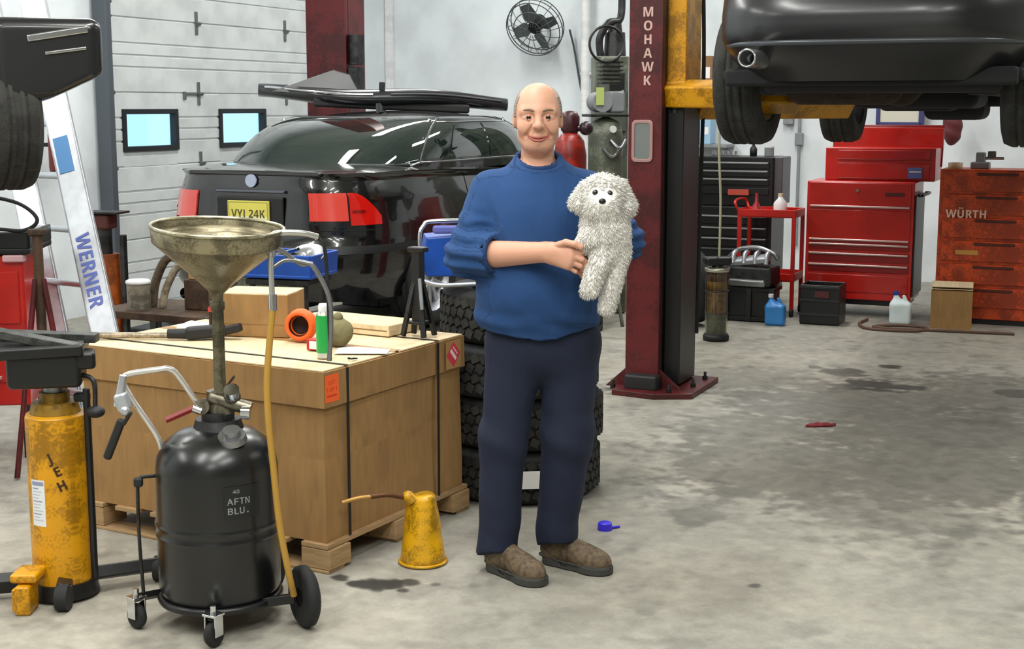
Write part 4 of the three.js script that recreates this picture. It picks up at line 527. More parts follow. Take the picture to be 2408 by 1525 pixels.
// black roller chest
{
  const t = thing('tool_chest', 'black roller tool chest with silver drawer edges, right of the lift column', 'tool chest', front(1.82, -11.78, 0.24), YAW); t.scale.set(1.06, 0.985, 1);
  part(t, 'cabinet', mg([at(rb(0.68, 0.72, 0.46, 0.01), 0, 0.49, 0)]), K.black); part(t, 'upper_chest', mg([at(rb(0.62, 0.42, 0.4, 0.01), 0.02, 1.06, -0.03)]), K.black);
  const ed = FLAT('drawer_edge', '#a9acac', 0.35, 0.8), dk = FLAT('drawer_black', '#17181b', 0.35);
  [0.74, 0.64, 0.55, 0.46, 0.37, 0.26].forEach((y, i) => { const d = part(t, 'drawer', rb(0.62, 0.075, 0.02, 0.004), dk, [0, y, 0.235]); part(d, 'drawer_pull', rb(0.6, 0.014, 0.016, 0.004), i < 3 ? ed : FLAT('drawer_edge_dull', '#5a5c5e', 0.45, 0.6), [0, 0.028, 0.012]); });
  [1.2, 1.13, 1.06, 0.98].forEach((y, i) => { const d = part(t, 'drawer', rb(0.56, 0.055, 0.02, 0.004), dk, [0.02, y, 0.175]); if (i < 3) part(d, 'drawer_pull', rb(0.54, 0.015, 0.016, 0.004), ed, [0, 0.018, 0.012]); });
  part(t, 'badge', rb(0.17, 0.05, 0.012, 0.004), FLAT('badge_red', '#c4523f', 0.4), [0.06, 0.97, 0.19]);
  part(t, 'side_panel', rb(0.07, 0.4, 0.3, 0.01), FLAT('panel_grey', '#5c5b60', 0.4, 0.4), [0.36, 1.07, -0.02]);
  part(t, 'side_handle', tube([[-0.36, 0.78, 0.16], [-0.4, 0.8, 0.18], [-0.4, 1.16, 0.18], [-0.35, 1.18, 0.16]], 0.014, 40, 8), K.steel);
  for (const x of [-0.27, 0.27]) for (const z of [-0.16, 0.16]) part(t, 'caster', mg([at(cy(0.05, 0.05, 0.03, 20), 0, 0.05, 0, 0, 0, Math.PI / 2), at(rb(0.05, 0.06, 0.06, 0.008), 0, 0.1, 0)]), K.rubber, [x, 0, z]);
  // tools left on its top
  const top = (n, lb, x, z, mk) => { const p = V(x, 0, z).applyAxisAngle(V(0, 1, 0), YAW), o = thing(n, lb, 'tool', [t.position.x + p.x, 1.253, t.position.z + p.z], YAW + x); mk(o); };
  top('socket_rail', 'steel socket rail lying on top of the black tool chest', -0.1, 0.05, (o) => { part(o, 'rail', rb(0.25, 0.012, 0.02, 0.003), K.steel, [0, 0.006, 0]); for (let i = 0; i < 6; i++) part(o, 'socket', at(cy(0.013, 0.013, 0.03, 12), -0.1 + i * 0.04, 0.027, 0), K.chrome); });
  top('spray_bottle', 'small dark spray bottle on the black tool chest', 0.14, 0.02, (o) => { part(o, 'bottle', lathe([[0.0005, 0], [0.03, 0], [0.032, 0.06], [0.012, 0.09], [0.012, 0.1], [0.0005, 0.1]], 20), K.dsteel); part(o, 'trigger', rb(0.02, 0.03, 0.05, 0.006), K.blackM, [0, 0.112, 0.015]); });
  top('grease_tin', 'squat grey tin on the right end of the black tool chest', 0.26, -0.04, (o) => { part(o, 'tin', cy(0.04, 0.04, 0.07, 20), K.grey, [0, 0.035, 0]); part(o, 'lid', cy(0.042, 0.042, 0.012, 20), K.white, [0, 0.076, 0]); });
}
// red roller cabinet and its top chest
{
  const c = thing('roller_cabinet', 'tall red roller cabinet with silver drawer pulls by the right wall', 'tool chest', front(2.75, -11.12, 0.25), YAW);
  const pull = FLAT('pull_silver', '#d6b8b2', 0.3, 0.7), rd = mm('red_drawer', '#b8180c', 0.32, 0, 'mottle', 1.2, { clearcoat: 0.3 }), dk = mm('red_deep', '#8a0f0c', 0.36, 0, 'mottle', 1.2);
  part(c, 'cabinet', rb(0.84, 0.94, 0.48, 0.01), K.red, [0, 0.61, 0]);
  part(c, 'side_panel', rb(0.014, 0.8, 0.46, 0.004), K.black, [0.428, 0.58, 0]); part(c, 'side_handle', tube([[0.44, 0.98, 0.2], [0.475, 0.98, 0.2], [0.475, 0.98, -0.2], [0.44, 0.98, -0.2]], 0.012, 30, 8), K.black);
  for (const [y, h, m] of [[0.97, 0.2, rd], [0.73, 0.25, rd], [0.565, 0.055, dk], [0.48, 0.075, dk], [0.395, 0.065, dk], [0.27, 0.14, rd]]) { const d = part(c, 'drawer', rb(0.79, h, 0.022, 0.005), m, [0, y, 0.24]); if (h !== 0.14) part(d, 'drawer_pull', rb(0.78, 0.016, 0.02, 0.005), pull, [0, h > 0.1 ? -h / 2 + 0.012 : h / 2 - 0.012, 0.016]); }
  part(c, 'lock', at(cy(0.012, 0.012, 0.012, 14), 0, 0, 0, Math.PI / 2), K.zinc, [-0.02, 1.01, 0.256]); part(c, 'dark_strip', rb(0.15, 0.03, 0.006, 0.002), FLAT('strip_dark', '#54060a', 0.4), [0.27, 0.985, 0.253]);
  part(c, 'kick_plate', rb(0.78, 0.05, 0.4, 0.01), K.black, [0, 0.12, 0]);
  for (const x of [-0.34, 0.34]) for (const z of [-0.16, 0.18]) part(c, 'caster', mg([at(cy(0.055, 0.055, 0.035, 20), 0, 0.055, 0, 0, 0, Math.PI / 2), at(rb(0.06, 0.05, 0.07, 0.008), 0, 0.11, 0)]), K.rubber, [x, 0, z]);
  const p = front(2.93, -11.2, 0.27);
  const u = thing('top_chest', 'red top chest with its lid raised, standing on the red roller cabinet', 'tool chest', [p[0] - 0.03, 1.081, p[2] + 0.02], YAW);
  part(u, 'chest', rb(0.86, 0.26, 0.4, 0.008), K.red, [0, 0.13, 0]); part(u, 'lid', rb(0.88, 0.022, 0.34, 0.006), dk, [0, 0.27, -0.17], [1.35, 0, 0]); part(u, 'lid_back', rb(0.88, 0.16, 0.02, 0.005), rd, [0, 0.335, -0.14]);
  for (const [y, h] of [[0.2, 0.08], [0.075, 0.13]]) { const d = part(u, 'drawer', rb(0.72, h, 0.02, 0.004), rd, [0.03, y, 0.2]); part(d, 'groove', rb(0.72, 0.008, 0.006, 0.002), dk, [0, -h / 2 + 0.008, 0.012]); }
  part(u, 'blue_badge', rb(0.11, 0.085, 0.008, 0.003), FLAT('badge_blue', '#5a6cae', 0.35), [0.28, 0.065, 0.214]); part(u, 'badge_line', rb(0.09, 0.012, 0.004, 0.001), K.white, [0.28, 0.075, 0.219]);
}
// orange cabinet at the frame's right edge
{
  const c = thing('parts_cabinet', 'orange steel parts cabinet with pale lettering at the right wall', 'cabinet', front(3.69, -10.70, 0.22), YAW);
  part(c, 'carcass', rb(0.85, 1.15, 0.42, 0.008), K.orange, [0, 0.615, 0]); part(c, 'plinth', rb(0.8, 0.05, 0.38, 0.005), K.blackM, [0, 0.025, 0]);
  for (let i = 0; i < 6; i++) { const d = part(c, 'drawer', rb(0.79, 0.155, 0.02, 0.005), K.orange, [0, 1.1 - i * 0.178, 0.215]); part(d, 'finger_grip', rb(0.3, 0.02, 0.012, 0.004), FLAT('grip_dark', '#4e1a0a', 0.5), [0.0, 0.055, 0.012]); }
  part(c, 'lettering', text('WÜRTH', 0.062, 0.003), FLAT('lettering_cream', '#f0c8b4', 0.5), [-0.22, 0.86, 0.226]); part(c, 'ochre_label', rb(0.17, 0.035, 0.004, 0.001), FLAT('label_ochre', '#c08a3e', 0.6), [-0.2, 0.555, 0.228]);
  const top = (n, lb, cat, x, z, mk) => { const q = V(x, 0, z).applyAxisAngle(V(0, 1, 0), YAW), o = thing(n, lb, cat, [c.position.x + q.x, 1.191, c.position.z + q.z], YAW); mk(o); };
  top('vise', 'grey bench vise on top of the orange cabinet', 'vise', -0.15, 0.02, (o) => { part(o, 'base', mg([at(rb(0.14, 0.05, 0.12, 0.01), 0, 0.025, 0), at(rb(0.07, 0.09, 0.08, 0.01), 0, 0.08, 0)]), K.grey); part(o, 'jaw', rb(0.06, 0.05, 0.05, 0.008), K.greygreen, [0.08, 0.11, 0]); part(o, 'screw', bar([0.0, 0.08, 0], [0.17, 0.08, 0], 0.012), K.steel); });
  top('roll_of_tape', 'pale roll of tape on the orange cabinet beside the vise', 'tape', -0.33, 0.08, (o) => { part(o, 'roll', lathe([[0.03, 0], [0.055, 0], [0.055, 0.045], [0.03, 0.045], [0.03, 0]], 28), K.cardPaleLit); part(o, 'core', lathe([[0.026, 0], [0.03, 0], [0.03, 0.046], [0.026, 0.046], [0.026, 0]], 24), K.card); });
}
// red service cart with a white jug
{
  const t = thing('service_cart', 'small red steel service cart between the black and the red tool chests', 'cart', [2.10, 0, -11.36], YAW); t.scale.y = 0.96;
  for (const y of [0.83, 0.3]) part(t, 'shelf', mg([at(rb(0.46, 0.015, 0.34, 0.004), 0, y, 0), at(rb(0.46, 0.06, 0.012, 0.004), 0, y + 0.03, 0.17), at(rb(0.46, 0.06, 0.012, 0.004), 0, y + 0.03, -0.17), at(rb(0.012, 0.06, 0.34, 0.004), 0.23, y + 0.03, 0), at(rb(0.012, 0.06, 0.34, 0.004), -0.23, y + 0.03, 0)]), K.red);
  for (const x of [-0.22, 0.22]) for (const z of [-0.16, 0.16]) { part(t, 'leg', rb(0.03, 0.82, 0.03, 0.004), K.red, [x, 0.47, z]); part(t, 'caster', cy(0.035, 0.035, 0.025, 16).rotateZ(Math.PI / 2), K.rubber, [x, 0.035, z]); }
  part(t, 'push_handle', tube([[-0.22, 0.85, 0.16], [-0.26, 0.95, 0.16], [-0.26, 0.95, -0.16], [-0.22, 0.85, -0.16]], 0.011, 40, 8), K.red);
  const j = thing('white_bottle', 'white plastic bottle standing on the red service cart', 'bottle', [2.17, 0.806, -11.36], YAW); part(j, 'bottle', lathe([[0.0005, 0], [0.05, 0], [0.054, 0.02], [0.054, 0.09], [0.02, 0.13], [0.018, 0.15], [0.0005, 0.15]], 24), K.white); part(j, 'cap', cy(0.02, 0.02, 0.025, 18), FLAT('cap_cream', '#d8d2a8', 0.5), [0, 0.155, 0]);
  const g = thing('red_funnel', 'dark red plastic funnel on the left of the service cart', 'funnel', [1.98, 0.806, -11.38], YAW); part(g, 'cone', lathe([[0.012, 0.17], [0.014, 0.1], [0.05, 0.03], [0.055, 0.0], [0.051, 0.0], [0.045, 0.03], [0.01, 0.1], [0.008, 0.17], [0.012, 0.17]], 24), FLAT('funnel_red', '#9c1f24', 0.45)); part(g, 'handle', at(new THREE.TorusGeometry(0.018, 0.004, 8, 16), 0.06, 0.03, 0), FLAT('funnel_red', '#9c1f24'));
}
// engine on a low crate
{
  const s = thing('engine_crate', 'low black crate under the bare engine by the service cart', 'crate', [1.9, 0, -10.98], YAW); s.scale.set(0.82, 0.8, 0.66); part(s, 'base', mg([at(rb(0.5, 0.04, 0.38, 0.006), 0, 0.32, 0), at(rb(0.5, 0.04, 0.38, 0.006), 0, 0.03, 0), at(rb(0.46, 0.26, 0.34, 0.006), 0, 0.18, 0)]), K.black); for (const x of [-0.22, 0, 0.22]) part(s, 'slat', rb(0.05, 0.32, 0.02, 0.004), K.blackM, [x, 0.17, 0.2]);
  const e = thing('engine', 'bare silver engine with intake pipes on a low black crate', 'engine', [1.89, 0.279, -10.96], YAW - 0.1);
  part(e, 'block', mg([at(rb(0.38, 0.16, 0.24, 0.025), 0, 0.08, 0), at(rb(0.34, 0.05, 0.2, 0.02), 0, 0.02, 0)]), K.dsteel); part(e, 'valve_cover', mg([at(rb(0.38, 0.06, 0.1, 0.025), -0.02, 0.2, 0.07, 0.3, 0, 0.15)]), K.alu); part(e, 'intake', tube([[-0.2, 0.2, 0.02], [-0.1, 0.28, 0.04], [0.05, 0.3, 0.04], [0.18, 0.26, 0.04], [0.22, 0.22, 0.04]], 0.018, 50, 10), K.steel);
  for (let i = 0; i < 4; i++) part(e, 'runner', tube([[-0.12 + i * 0.09, 0.27, 0.03], [-0.12 + i * 0.09, 0.25, 0.1], [-0.12 + i * 0.09, 0.18, 0.12]], 0.018, 14, 10), K.alu);
  part(e, 'pulley', at(cy(0.06, 0.06, 0.03, 24), -0.21, 0.07, 0.03, 0, 0, Math.PI / 2), K.steel); part(e, 'pan', rb(0.3, 0.06, 0.16, 0.02), K.steel, [0, 0.03, 0.06]);
}
// blue and white jugs, black crate, small carton
{
  const jug = (n, lb, pos, m, capm, s) => { const t = thing(n, lb, 'jug', pos, YAW); part(t, 'body', sdf((x, y, z) => { let d = Math.max(Math.abs(x) - 0.075, Math.abs(z) - 0.05, Math.abs(y - 0.085) - 0.085); d = Math.hypot(Math.max(Math.abs(x) - 0.05, 0), Math.max(Math.abs(z) - 0.025, 0), Math.max(Math.abs(y - 0.08) - 0.055, 0)) - 0.025; d = smin(d, cap(x, y, z, [-0.02, 0.14, 0], [-0.035, 0.2, 0], 0.045, 0.018), 0.04); d = smin(d, cap(x, y, z, [0.055, 0.13, 0], [0.02, 0.2, 0], 0.013, 0.013), 0.015); return d; }, [-0.1, -0.01, -0.07], [0.1, 0.23, 0.07], 0.007).scale(s, s, s), m); part(t, 'cap', cy(0.02 * s, 0.02 * s, 0.025 * s, 16), capm, [-0.037 * s, 0.222 * s, 0]); return t; };
  jug('jug', 'blue plastic fluid jug on the floor in front of the service cart', [2.03, 0, -10.70], FLAT('jug_blue', '#2f7ec4', 0.35), K.white, 1.02);
  jug('jug', 'white plastic jug on the floor before the red roller cabinet', [3.01, 0, -10.76], M('jug_white', '#d8e4e6', 0.4, 0, {}), K.blue, 1.08);
  const c = thing('storage_crate', 'black plastic crate on the floor at the red roller cabinet', 'crate', [2.42, 0, -10.82], YAW); part(c, 'crate', mg([at(rb(0.3, 0.02, 0.26, 0.006), 0, 0.012, 0), at(rb(0.3, 0.3, 0.016, 0.006), 0, 0.16, 0.13), at(rb(0.3, 0.3, 0.016, 0.006), 0, 0.16, -0.13), at(rb(0.016, 0.3, 0.26, 0.006), 0.145, 0.16, 0), at(rb(0.016, 0.3, 0.26, 0.006), -0.145, 0.16, 0)]), K.black); for (const y of [0.08, 0.19, 0.29]) part(c, 'rib', rb(0.31, 0.02, 0.02, 0.004), K.blackM, [0, y, 0.135]); part(c, 'red_label', rb(0.11, 0.05, 0.004, 0.001), FLAT('label_maroon', '#4e1a1c', 0.6), [0.02, 0.24, 0.148]);
  const b = thing('small_carton', 'small open cardboard box on the floor by the orange cabinet', 'box', [3.36, 0, -10.62], YAW + 0.1); part(b, 'walls', mg([at(bx(0.3, 0.29, 0.006), 0, 0.145, 0.12), at(bx(0.3, 0.29, 0.006), 0, 0.145, -0.12), at(bx(0.006, 0.29, 0.24), 0.147, 0.145, 0), at(bx(0.006, 0.29, 0.24), -0.147, 0.145, 0), at(bx(0.29, 0.006, 0.24), 0, 0.006, 0)]), K.card); part(b, 'flap', at(bx(0.3, 0.005, 0.1), 0, 0.296, 0.07, -0.12), K.cardPaleLit); part(b, 'flap', at(bx(0.3, 0.005, 0.1), 0, 0.315, -0.09, 0.35), K.cardPaleLit);
}
// glass waste-oil cylinder with its tall rod
{
  const t = thing('oil_cylinder', 'see-through oil pump cylinder with brown residue and a tall thin rod', 'pump', [1.472, 0, -10.0], 0.1);
  part(t, 'base', lathe([[0.0005, 0], [0.092, 0], [0.095, 0.03], [0.085, 0.05], [0.0005, 0.05]], 32), K.blackM);
  part(t, 'glass_tube', lathe([[0.082, 0.05], [0.082, 0.52], [0.078, 0.52], [0.078, 0.05], [0.082, 0.05]], 36), M('cylinder_glass', '#efeee4', 0.03, 0, { transmission: 1, thickness: 0, ior: 1.45 }));
  for (const [y0, y1, c] of [[0.05, 0.2, '#5f6a68'], [0.2, 0.36, '#8a6f55'], [0.36, 0.43, '#8a6210'], [0.43, 0.5, '#6b4a3c']]) part(t, 'residue', lathe([[0.0005, y0], [0.07, y0], [0.07, y1], [0.0005, y1]], 28), mm('residue_' + c.slice(1), c, 0.6, 0, 'grime', 6));
  for (const y of [0.2, 0.36]) part(t, 'band', at(new THREE.TorusGeometry(0.083, 0.004, 8, 36), 0, y, 0, Math.PI / 2), K.dsteel);
  part(t, 'collar', lathe([[0.086, 0.5], [0.09, 0.51], [0.09, 0.525], [0.03, 0.53], [0.0005, 0.53]], 32), K.zinc); part(t, 'pump_head', mg([at(rb(0.19, 0.06, 0.12, 0.02), 0.0, 0.575, 0), at(cy(0.03, 0.04, 0.05, 18), 0, 0.55, 0)]), K.black);
  part(t, 'rod', tube([[0.012, 0.6, 0], [0.012, 1.0, 0], [-0.004, 1.3, 0], [-0.008, 1.5, 0]], 0.009, 30, 8), FLAT('rod_pale', '#b9b79a', 0.4, 0.3));
  const w = thing('spare_wheel', 'dark wheel leaning behind the lift column base', 'wheel', [1.34, 0.3, -10.75], 0.5); w.rotation.order = 'YXZ'; w.rotation.z = 0.12; const [ty, rim] = wheelGeo(0.3, 0.2, 0.19); part(w, 'tire', ty, K.rubber); part(w, 'rim', rim, FLAT('rim_dull', '#8d8a7c', 0.45, 0.6));
}
// floor bits: hose loop, red rag, blue cap
{
  single('air_hose', 'thin brown air hose looped on the floor before the red cabinet', 'hose', tube([[2.8, 0.012, -10.93], [2.68, 0.012, -10.7], [2.7, 0.012, -10.45], [3.0, 0.012, -10.34], [3.14, 0.012, -10.5], [2.95, 0.012, -10.62], [2.75, 0.012, -10.56], [2.9, 0.012, -10.44], [3.2, 0.012, -10.36], [3.7, 0.012, -10.2]], 0.011, 160, 8), FLAT('hose_brown', '#5d4334', 0.6));
  const r = thing('shop_rag', 'dark red shop rag lying on the open floor at the right', 'rag', [1.63, 0, -7.24], 0.2); part(r, 'cloth', sdf((x, y, z) => ell(x, y, z, [0, 0.006, 0], [0.085, 0.012, 0.028]) + Math.max(0, -y) * 4 - 0.004 * Math.sin(x * 90) * Math.sin(z * 120 + x * 30), [-0.11, -0.01, -0.05], [0.11, 0.035, 0.05], 0.004), FLAT('rag_maroon', '#6e1c22', 0.9));
  const c = thing('bottle_cap', 'bright blue plastic cap on the floor right of the boots', 'cap', [0.375, 0, -5.41], 0.4); part(c, 'cap', at(lathe([[0.0005, 0.03], [0.024, 0.03], [0.028, 0.025], [0.03, 0.0], [0.027, 0.0], [0.025, 0.022], [0.0005, 0.025]], 24), -0.005, 0.0, 0), FLAT('cap_blue', '#3a2fe0', 0.35)); part(c, 'tether', tube([[0.02, 0.005, 0], [0.045, 0.006, 0.005], [0.06, 0.004, 0.0]], 0.005, 12, 8), FLAT('cap_blue', '#3a2fe0'));
}
// ---------------------------------------------------------------- middle distance and back wall
const onBack = (px, y, off = 0) => { const k = (px - 1204) / 3300, s = (k * 15.79 + 1.383) / (0.9135 + 0.4067 * k); return R(s, off, y); }; // point on the back wall
{
  const g = thing('gas_cylinder', 'red gas cylinder with a dark cap standing behind the man', 'gas cylinder', [0.37, 0, -9.0], 0); part(g, 'cylinder', lathe([[0.0005, 0], [0.1, 0], [0.105, 0.02], [0.105, 1.36], [0.09, 1.45], [0.05, 1.5], [0.0005, 1.51]], 32), mm('cylinder_red', '#9a2014', 0.4, 0, 'grime', 2)); part(g, 'valve_cap', lathe([[0.045, 1.5], [0.06, 1.52], [0.06, 1.6], [0.04, 1.635], [0.0005, 1.64]], 24), FLAT('cap_maroon', '#3a1018', 0.4)); part(g, 'regulator', mg([at(sp(0.045, 16, 12), 0.1, 1.53, 0.03), at(cy(0.02, 0.02, 0.1, 12), 0.05, 1.53, 0.02, 0, 0, 1.57)]), FLAT('regulator_dark', '#2a1420', 0.35));
  const a = thing('air_compressor', 'tall grey green air compressor left of the lift column', 'compressor', [0.70, 0, -10.6], 0.2);
  part(a, 'tank', lathe([[0.0005, 0.2], [0.08, 0.22], [0.125, 0.3], [0.13, 0.4], [0.13, 1.45], [0.11, 1.55], [0.0005, 1.6]], 32), K.greygreen); for (const k of [0, 1, 2]) part(a, 'leg', beam([Math.cos(k * 2.1) * 0.1, 0.3, Math.sin(k * 2.1) * 0.1], [Math.cos(k * 2.1) * 0.15, 0.0, Math.sin(k * 2.1) * 0.15], 0.02, 0.04), K.greygreen);
  part(a, 'platform', rb(0.3, 0.02, 0.28, 0.004), K.dsteel, [0, 1.6, 0]); part(a, 'motor', mg([at(cy(0.075, 0.075, 0.2, 24), -0.05, 1.7, 0, Math.PI / 2), at(rb(0.12, 0.16, 0.14, 0.02), 0.07, 1.7, 0)]), K.grey); part(a, 'cooling_fins', mg(lin(0, 5, 5).map((i) => at(rb(0.16, 0.012, 0.16, 0.003), 0.03, 1.84 + i * 0.03, 0))), K.dsteel); part(a, 'head', rb(0.13, 0.2, 0.13, 0.02), K.greygreen, [0.03, 1.93, 0]); part(a, 'pulley_guard', at(lathe([[0.13, -0.02], [0.14, 0], [0.13, 0.02], [0.12, 0], [0.13, -0.02]], 30), -0.02, 2.12, 0.08, Math.PI / 2), K.dsteel); part(a, 'yellow_green_label', rb(0.06, 0.13, 0.004, 0.001), FLAT('label_lime', '#b4c470', 0.6), [-0.075, 1.74, 0.115]); part(a, 'gauge', at(cy(0.026, 0.026, 0.02, 18), 0.02, 1.5, 0.135, Math.PI / 2), K.white); part(a, 'hose', tube([[0.0, 1.42, 0.14], [0.06, 1.36, 0.17], [0.12, 1.42, 0.1], [0.02, 1.3, 0.15], [-0.06, 1.36, 0.14]], 0.014, 60, 8), K.steel);
  const mc = thing('machine_cabinet', 'tall grey green machine cabinet with pipes behind the air compressor', 'cabinet', [0.785, 0, -11.45], 0.05);
  part(mc, 'cabinet', rb(0.27, 2.05, 0.3, 0.01), K.greygreen, [0, 1.035, 0]); part(mc, 'plinth', rb(0.25, 0.03, 0.28, 0.004), K.black, [0, 0.015, 0]);
  for (const [y, h] of [[1.72, 0.5], [1.25, 0.36], [0.6, 0.8]]) { const d = part(mc, 'panel', rb(0.22, h, 0.016, 0.005), FLAT('panel_green_grey', '#565d54', 0.5), [0.005, y, 0.155]); part(d, 'latch', rb(0.02, 0.05, 0.02, 0.004), K.steel, [0.08, 0.05, 0.012]); }
  part(mc, 'dark_grille', rb(0.12, 0.2, 0.014, 0.004), K.black, [0.04, 1.83, 0.165]); part(mc, 'pipe', tube([[-0.08, 2.05, 0.05], [-0.09, 2.2, 0.06], [-0.02, 2.32, 0.05], [0.08, 2.36, 0.0], [0.1, 2.6, -0.05]], 0.03, 40, 12), K.dsteel); part(mc, 'motor_top', mg([at(cy(0.08, 0.09, 0.2, 22), 0.04, 2.15, 0.0), at(cy(0.05, 0.06, 0.08, 18), 0.04, 2.28, 0)]), K.dsteel);
  // fan
  const f = thing('wall_fan', 'grey wall fan in a wire cage high on the back wall', 'fan', onBack(1287, 2.47, 0.35), YAW); f.rotation.order = 'YXZ'; f.rotation.x = 0.5;
  const fd = FLAT('fan_grey', '#5a5f60', 0.4, 0.5); part(f, 'motor', at(cy(0.07, 0.08, 0.16, 20), 0, 0, -0.06, Math.PI / 2), K.dsteel); for (let k = 0; k < 4; k++) { const s = extr([[0.03, -0.02], [0.1, -0.09], [0.24, -0.08], [0.26, 0.02], [0.12, 0.05], [0.03, 0.02]], 0.004, 0.001); s.rotateX(0.35); s.rotateZ(k * Math.PI / 2 + 0.4); part(f, 'blade', s, fd); }
  for (const [r, z] of [[0.3, 0], [0.29, 0.06], [0.2, 0.085], [0.1, 0.095], [0.29, -0.07]]) part(f, 'cage_ring', at(new THREE.TorusGeometry(r, 0.006, 6, 50), 0, 0, z), fd); for (let k = 0; k < 16; k++) { const q = k * Math.PI / 8; part(f, 'cage_wire', tube([[Math.cos(q) * 0.05, Math.sin(q) * 0.05, 0.1], [Math.cos(q) * 0.2, Math.sin(q) * 0.2, 0.088], [Math.cos(q) * 0.3, Math.sin(q) * 0.3, 0.0], [Math.cos(q) * 0.28, Math.sin(q) * 0.28, -0.075]], 0.0035, 14, 5), fd); } part(f, 'wall_arm', beam([0, 0, -0.1], [0, -0.1, -0.36], 0.04, 0.04), K.dsteel);
  const c0 = onBack(1345, 2.45, 0.1), c1 = onBack(1365, 1.9, 0.04), c2 = onBack(1392, 1.3, 0.04), c3 = onBack(1396, 0.6, 0.04);
  single('power_cord', 'dark power cord hanging from the wall fan', 'cord', tube([c0, onBack(1352, 2.25, 0.05), c1, c2, c3].map((p) => p.toArray()), 0.012, 60, 6), FLAT('cord_grey', '#4a4d50', 0.6));
  const pp = onBack(1383, 0, 0.12); single('wall_pipe', 'white vertical pipe on the back wall left of the compressor', 'pipe', mg([at(cy(0.045, 0.045, CEIL, 20), 0, CEIL / 2, 0), ...[0.8, 2, 3.2].map((y) => at(rb(0.12, 0.03, 0.1, 0.01), 0, y, -0.05))]), K.white, pp, [0, YAW, 0]);
  // wall trim at the corner, conduit on the right
  struct('trim_1', rb(0.09, CEIL, 0.05, 0.006), K.white, R(0.05, 0.03, CEIL / 2), [0, YAW, 0]);
  const cd = onBack(1875, 0, 0.03); single('conduit', 'grey conduit running up the white wall left of the red cabinet', 'conduit', mg([at(cy(0.016, 0.016, 3.2, 12), 0, 1.9, 0), at(rb(0.08, 0.12, 0.05, 0.008), 0, 1.35, 0)]), K.grey, cd, [0, YAW, 0]);
  const sw = onBack(1850, 1.6, 0.04); const so = thing('switch_box', 'small grey switch box on the white wall beside the raised wheel', 'switch', sw, YAW); part(so, 'box', rb(0.1, 0.22, 0.07, 0.01), K.grey); part(so, 'toggle', rb(0.015, 0.03, 0.03, 0.004), K.blackM, [0, 0.04, 0.04]);
  // shelf clutter seen between the lift column and the raised wheel
  const sh = onBack(1645, 1.28, 0.16); const s = thing('wall_shelf', 'grey wall shelf between the lift column and the raised wheel', 'shelf', sh, YAW); part(s, 'board', rb(0.7, 0.03, 0.3, 0.005), K.grey, [0, 0, 0]); for (const x of [-0.28, 0.28]) part(s, 'bracket', extr([[0, 0], [0.24, 0], [0, -0.2]], 0.02, 0.002), K.grey, [x, -0.015, -0.14], [0, -Math.PI / 2, 0]);
  const s2p = onBack(1640, 1.78, 0.16); const s2 = thing('wall_shelf', 'upper grey wall shelf holding boxes above the black tool chest', 'shelf', s2p, YAW); part(s2, 'board', rb(0.6, 0.03, 0.3, 0.005), K.grey); for (const x of [-0.22, 0.22]) part(s2, 'bracket', extr([[0, 0], [0.24, 0], [0, -0.2]], 0.02, 0.002), K.grey, [x, -0.015, -0.14], [0, -Math.PI / 2, 0]);
  const bxs = [['white parts box on the lower wall shelf', 1612, 1.297, 0.1, 0.2, K.white], ['grey parts box on the lower wall shelf', 1640, 1.297, 0.1, 0.26, K.grey], ['blue and white parts box on the lower wall shelf', 1670, 1.297, 0.11, 0.24, FLAT('box_pale_blue', '#9cc0dc', 0.5)], ['white carton on the upper wall shelf', 1614, 1.797, 0.1, 0.24, K.white], ['dark case on the upper wall shelf', 1642, 1.797, 0.1, 0.14, K.dsteel], ['brown carton on the upper wall shelf', 1671, 1.797, 0.11, 0.36, FLAT('carton_brown', '#8a6748', 0.8)]];
  for (const [lb, px, y, w, h, m] of bxs) { const p = onBack(px, y, 0.16), o = thing('parts_carton', lb, 'box', p, YAW); part(o, 'box', rb(w, h, 0.18, 0.006), m, [0, h / 2, 0]); part(o, 'label', rb(w * 0.6, h * 0.3, 0.002, 0.0005), K.paper, [0, h * 0.55, 0.091]); }
  const wc = onBack(2110, 1.62, 0.1); const o = thing('wall_frame', 'blue framed board on the wall above the red top chest', 'board', wc, YAW); part(o, 'panel', rb(0.36, 0.22, 0.03, 0.004), FLAT('board_cream', '#d6d4c4', 0.7)); part(o, 'frame', mg([at(rb(0.42, 0.04, 0.05, 0.006), 0, 0.12, 0), at(rb(0.42, 0.04, 0.05, 0.006), 0, -0.12, 0), at(rb(0.05, 0.28, 0.05, 0.006), 0.2, 0, 0), at(rb(0.04, 0.28, 0.05, 0.006), -0.2, 0, 0)]), FLAT('frame_blue', '#3b3f72', 0.45));
  const hb = onBack(2240, 1.5, 0.35); const h = thing('hanging_bag', 'dark red bag hanging on the wall above the orange cabinet', 'bag', hb, YAW); part(h, 'bag', sdf((x, y, z) => smin(ell(x, y, z, [0, -0.02, 0], [0.09, 0.17, 0.08]), cap(x, y, z, [0, 0.12, 0], [0, 0.2, 0], 0.05, 0.02), 0.05) - 0.004 * Math.sin(y * 50 + x * 20), [-0.13, -0.22, -0.12], [0.13, 0.26, 0.12], 0.012), FLAT('bag_maroon', '#5e2026', 0.6)); part(h, 'cord', bar([0, 0.2, 0], [0, 0.75, -0.2], 0.006), K.dsteel); part(h, 'wall_hook', beam([0, 0.75, -0.2], [0, 0.77, -0.35], 0.02, 0.02), K.dsteel);
}
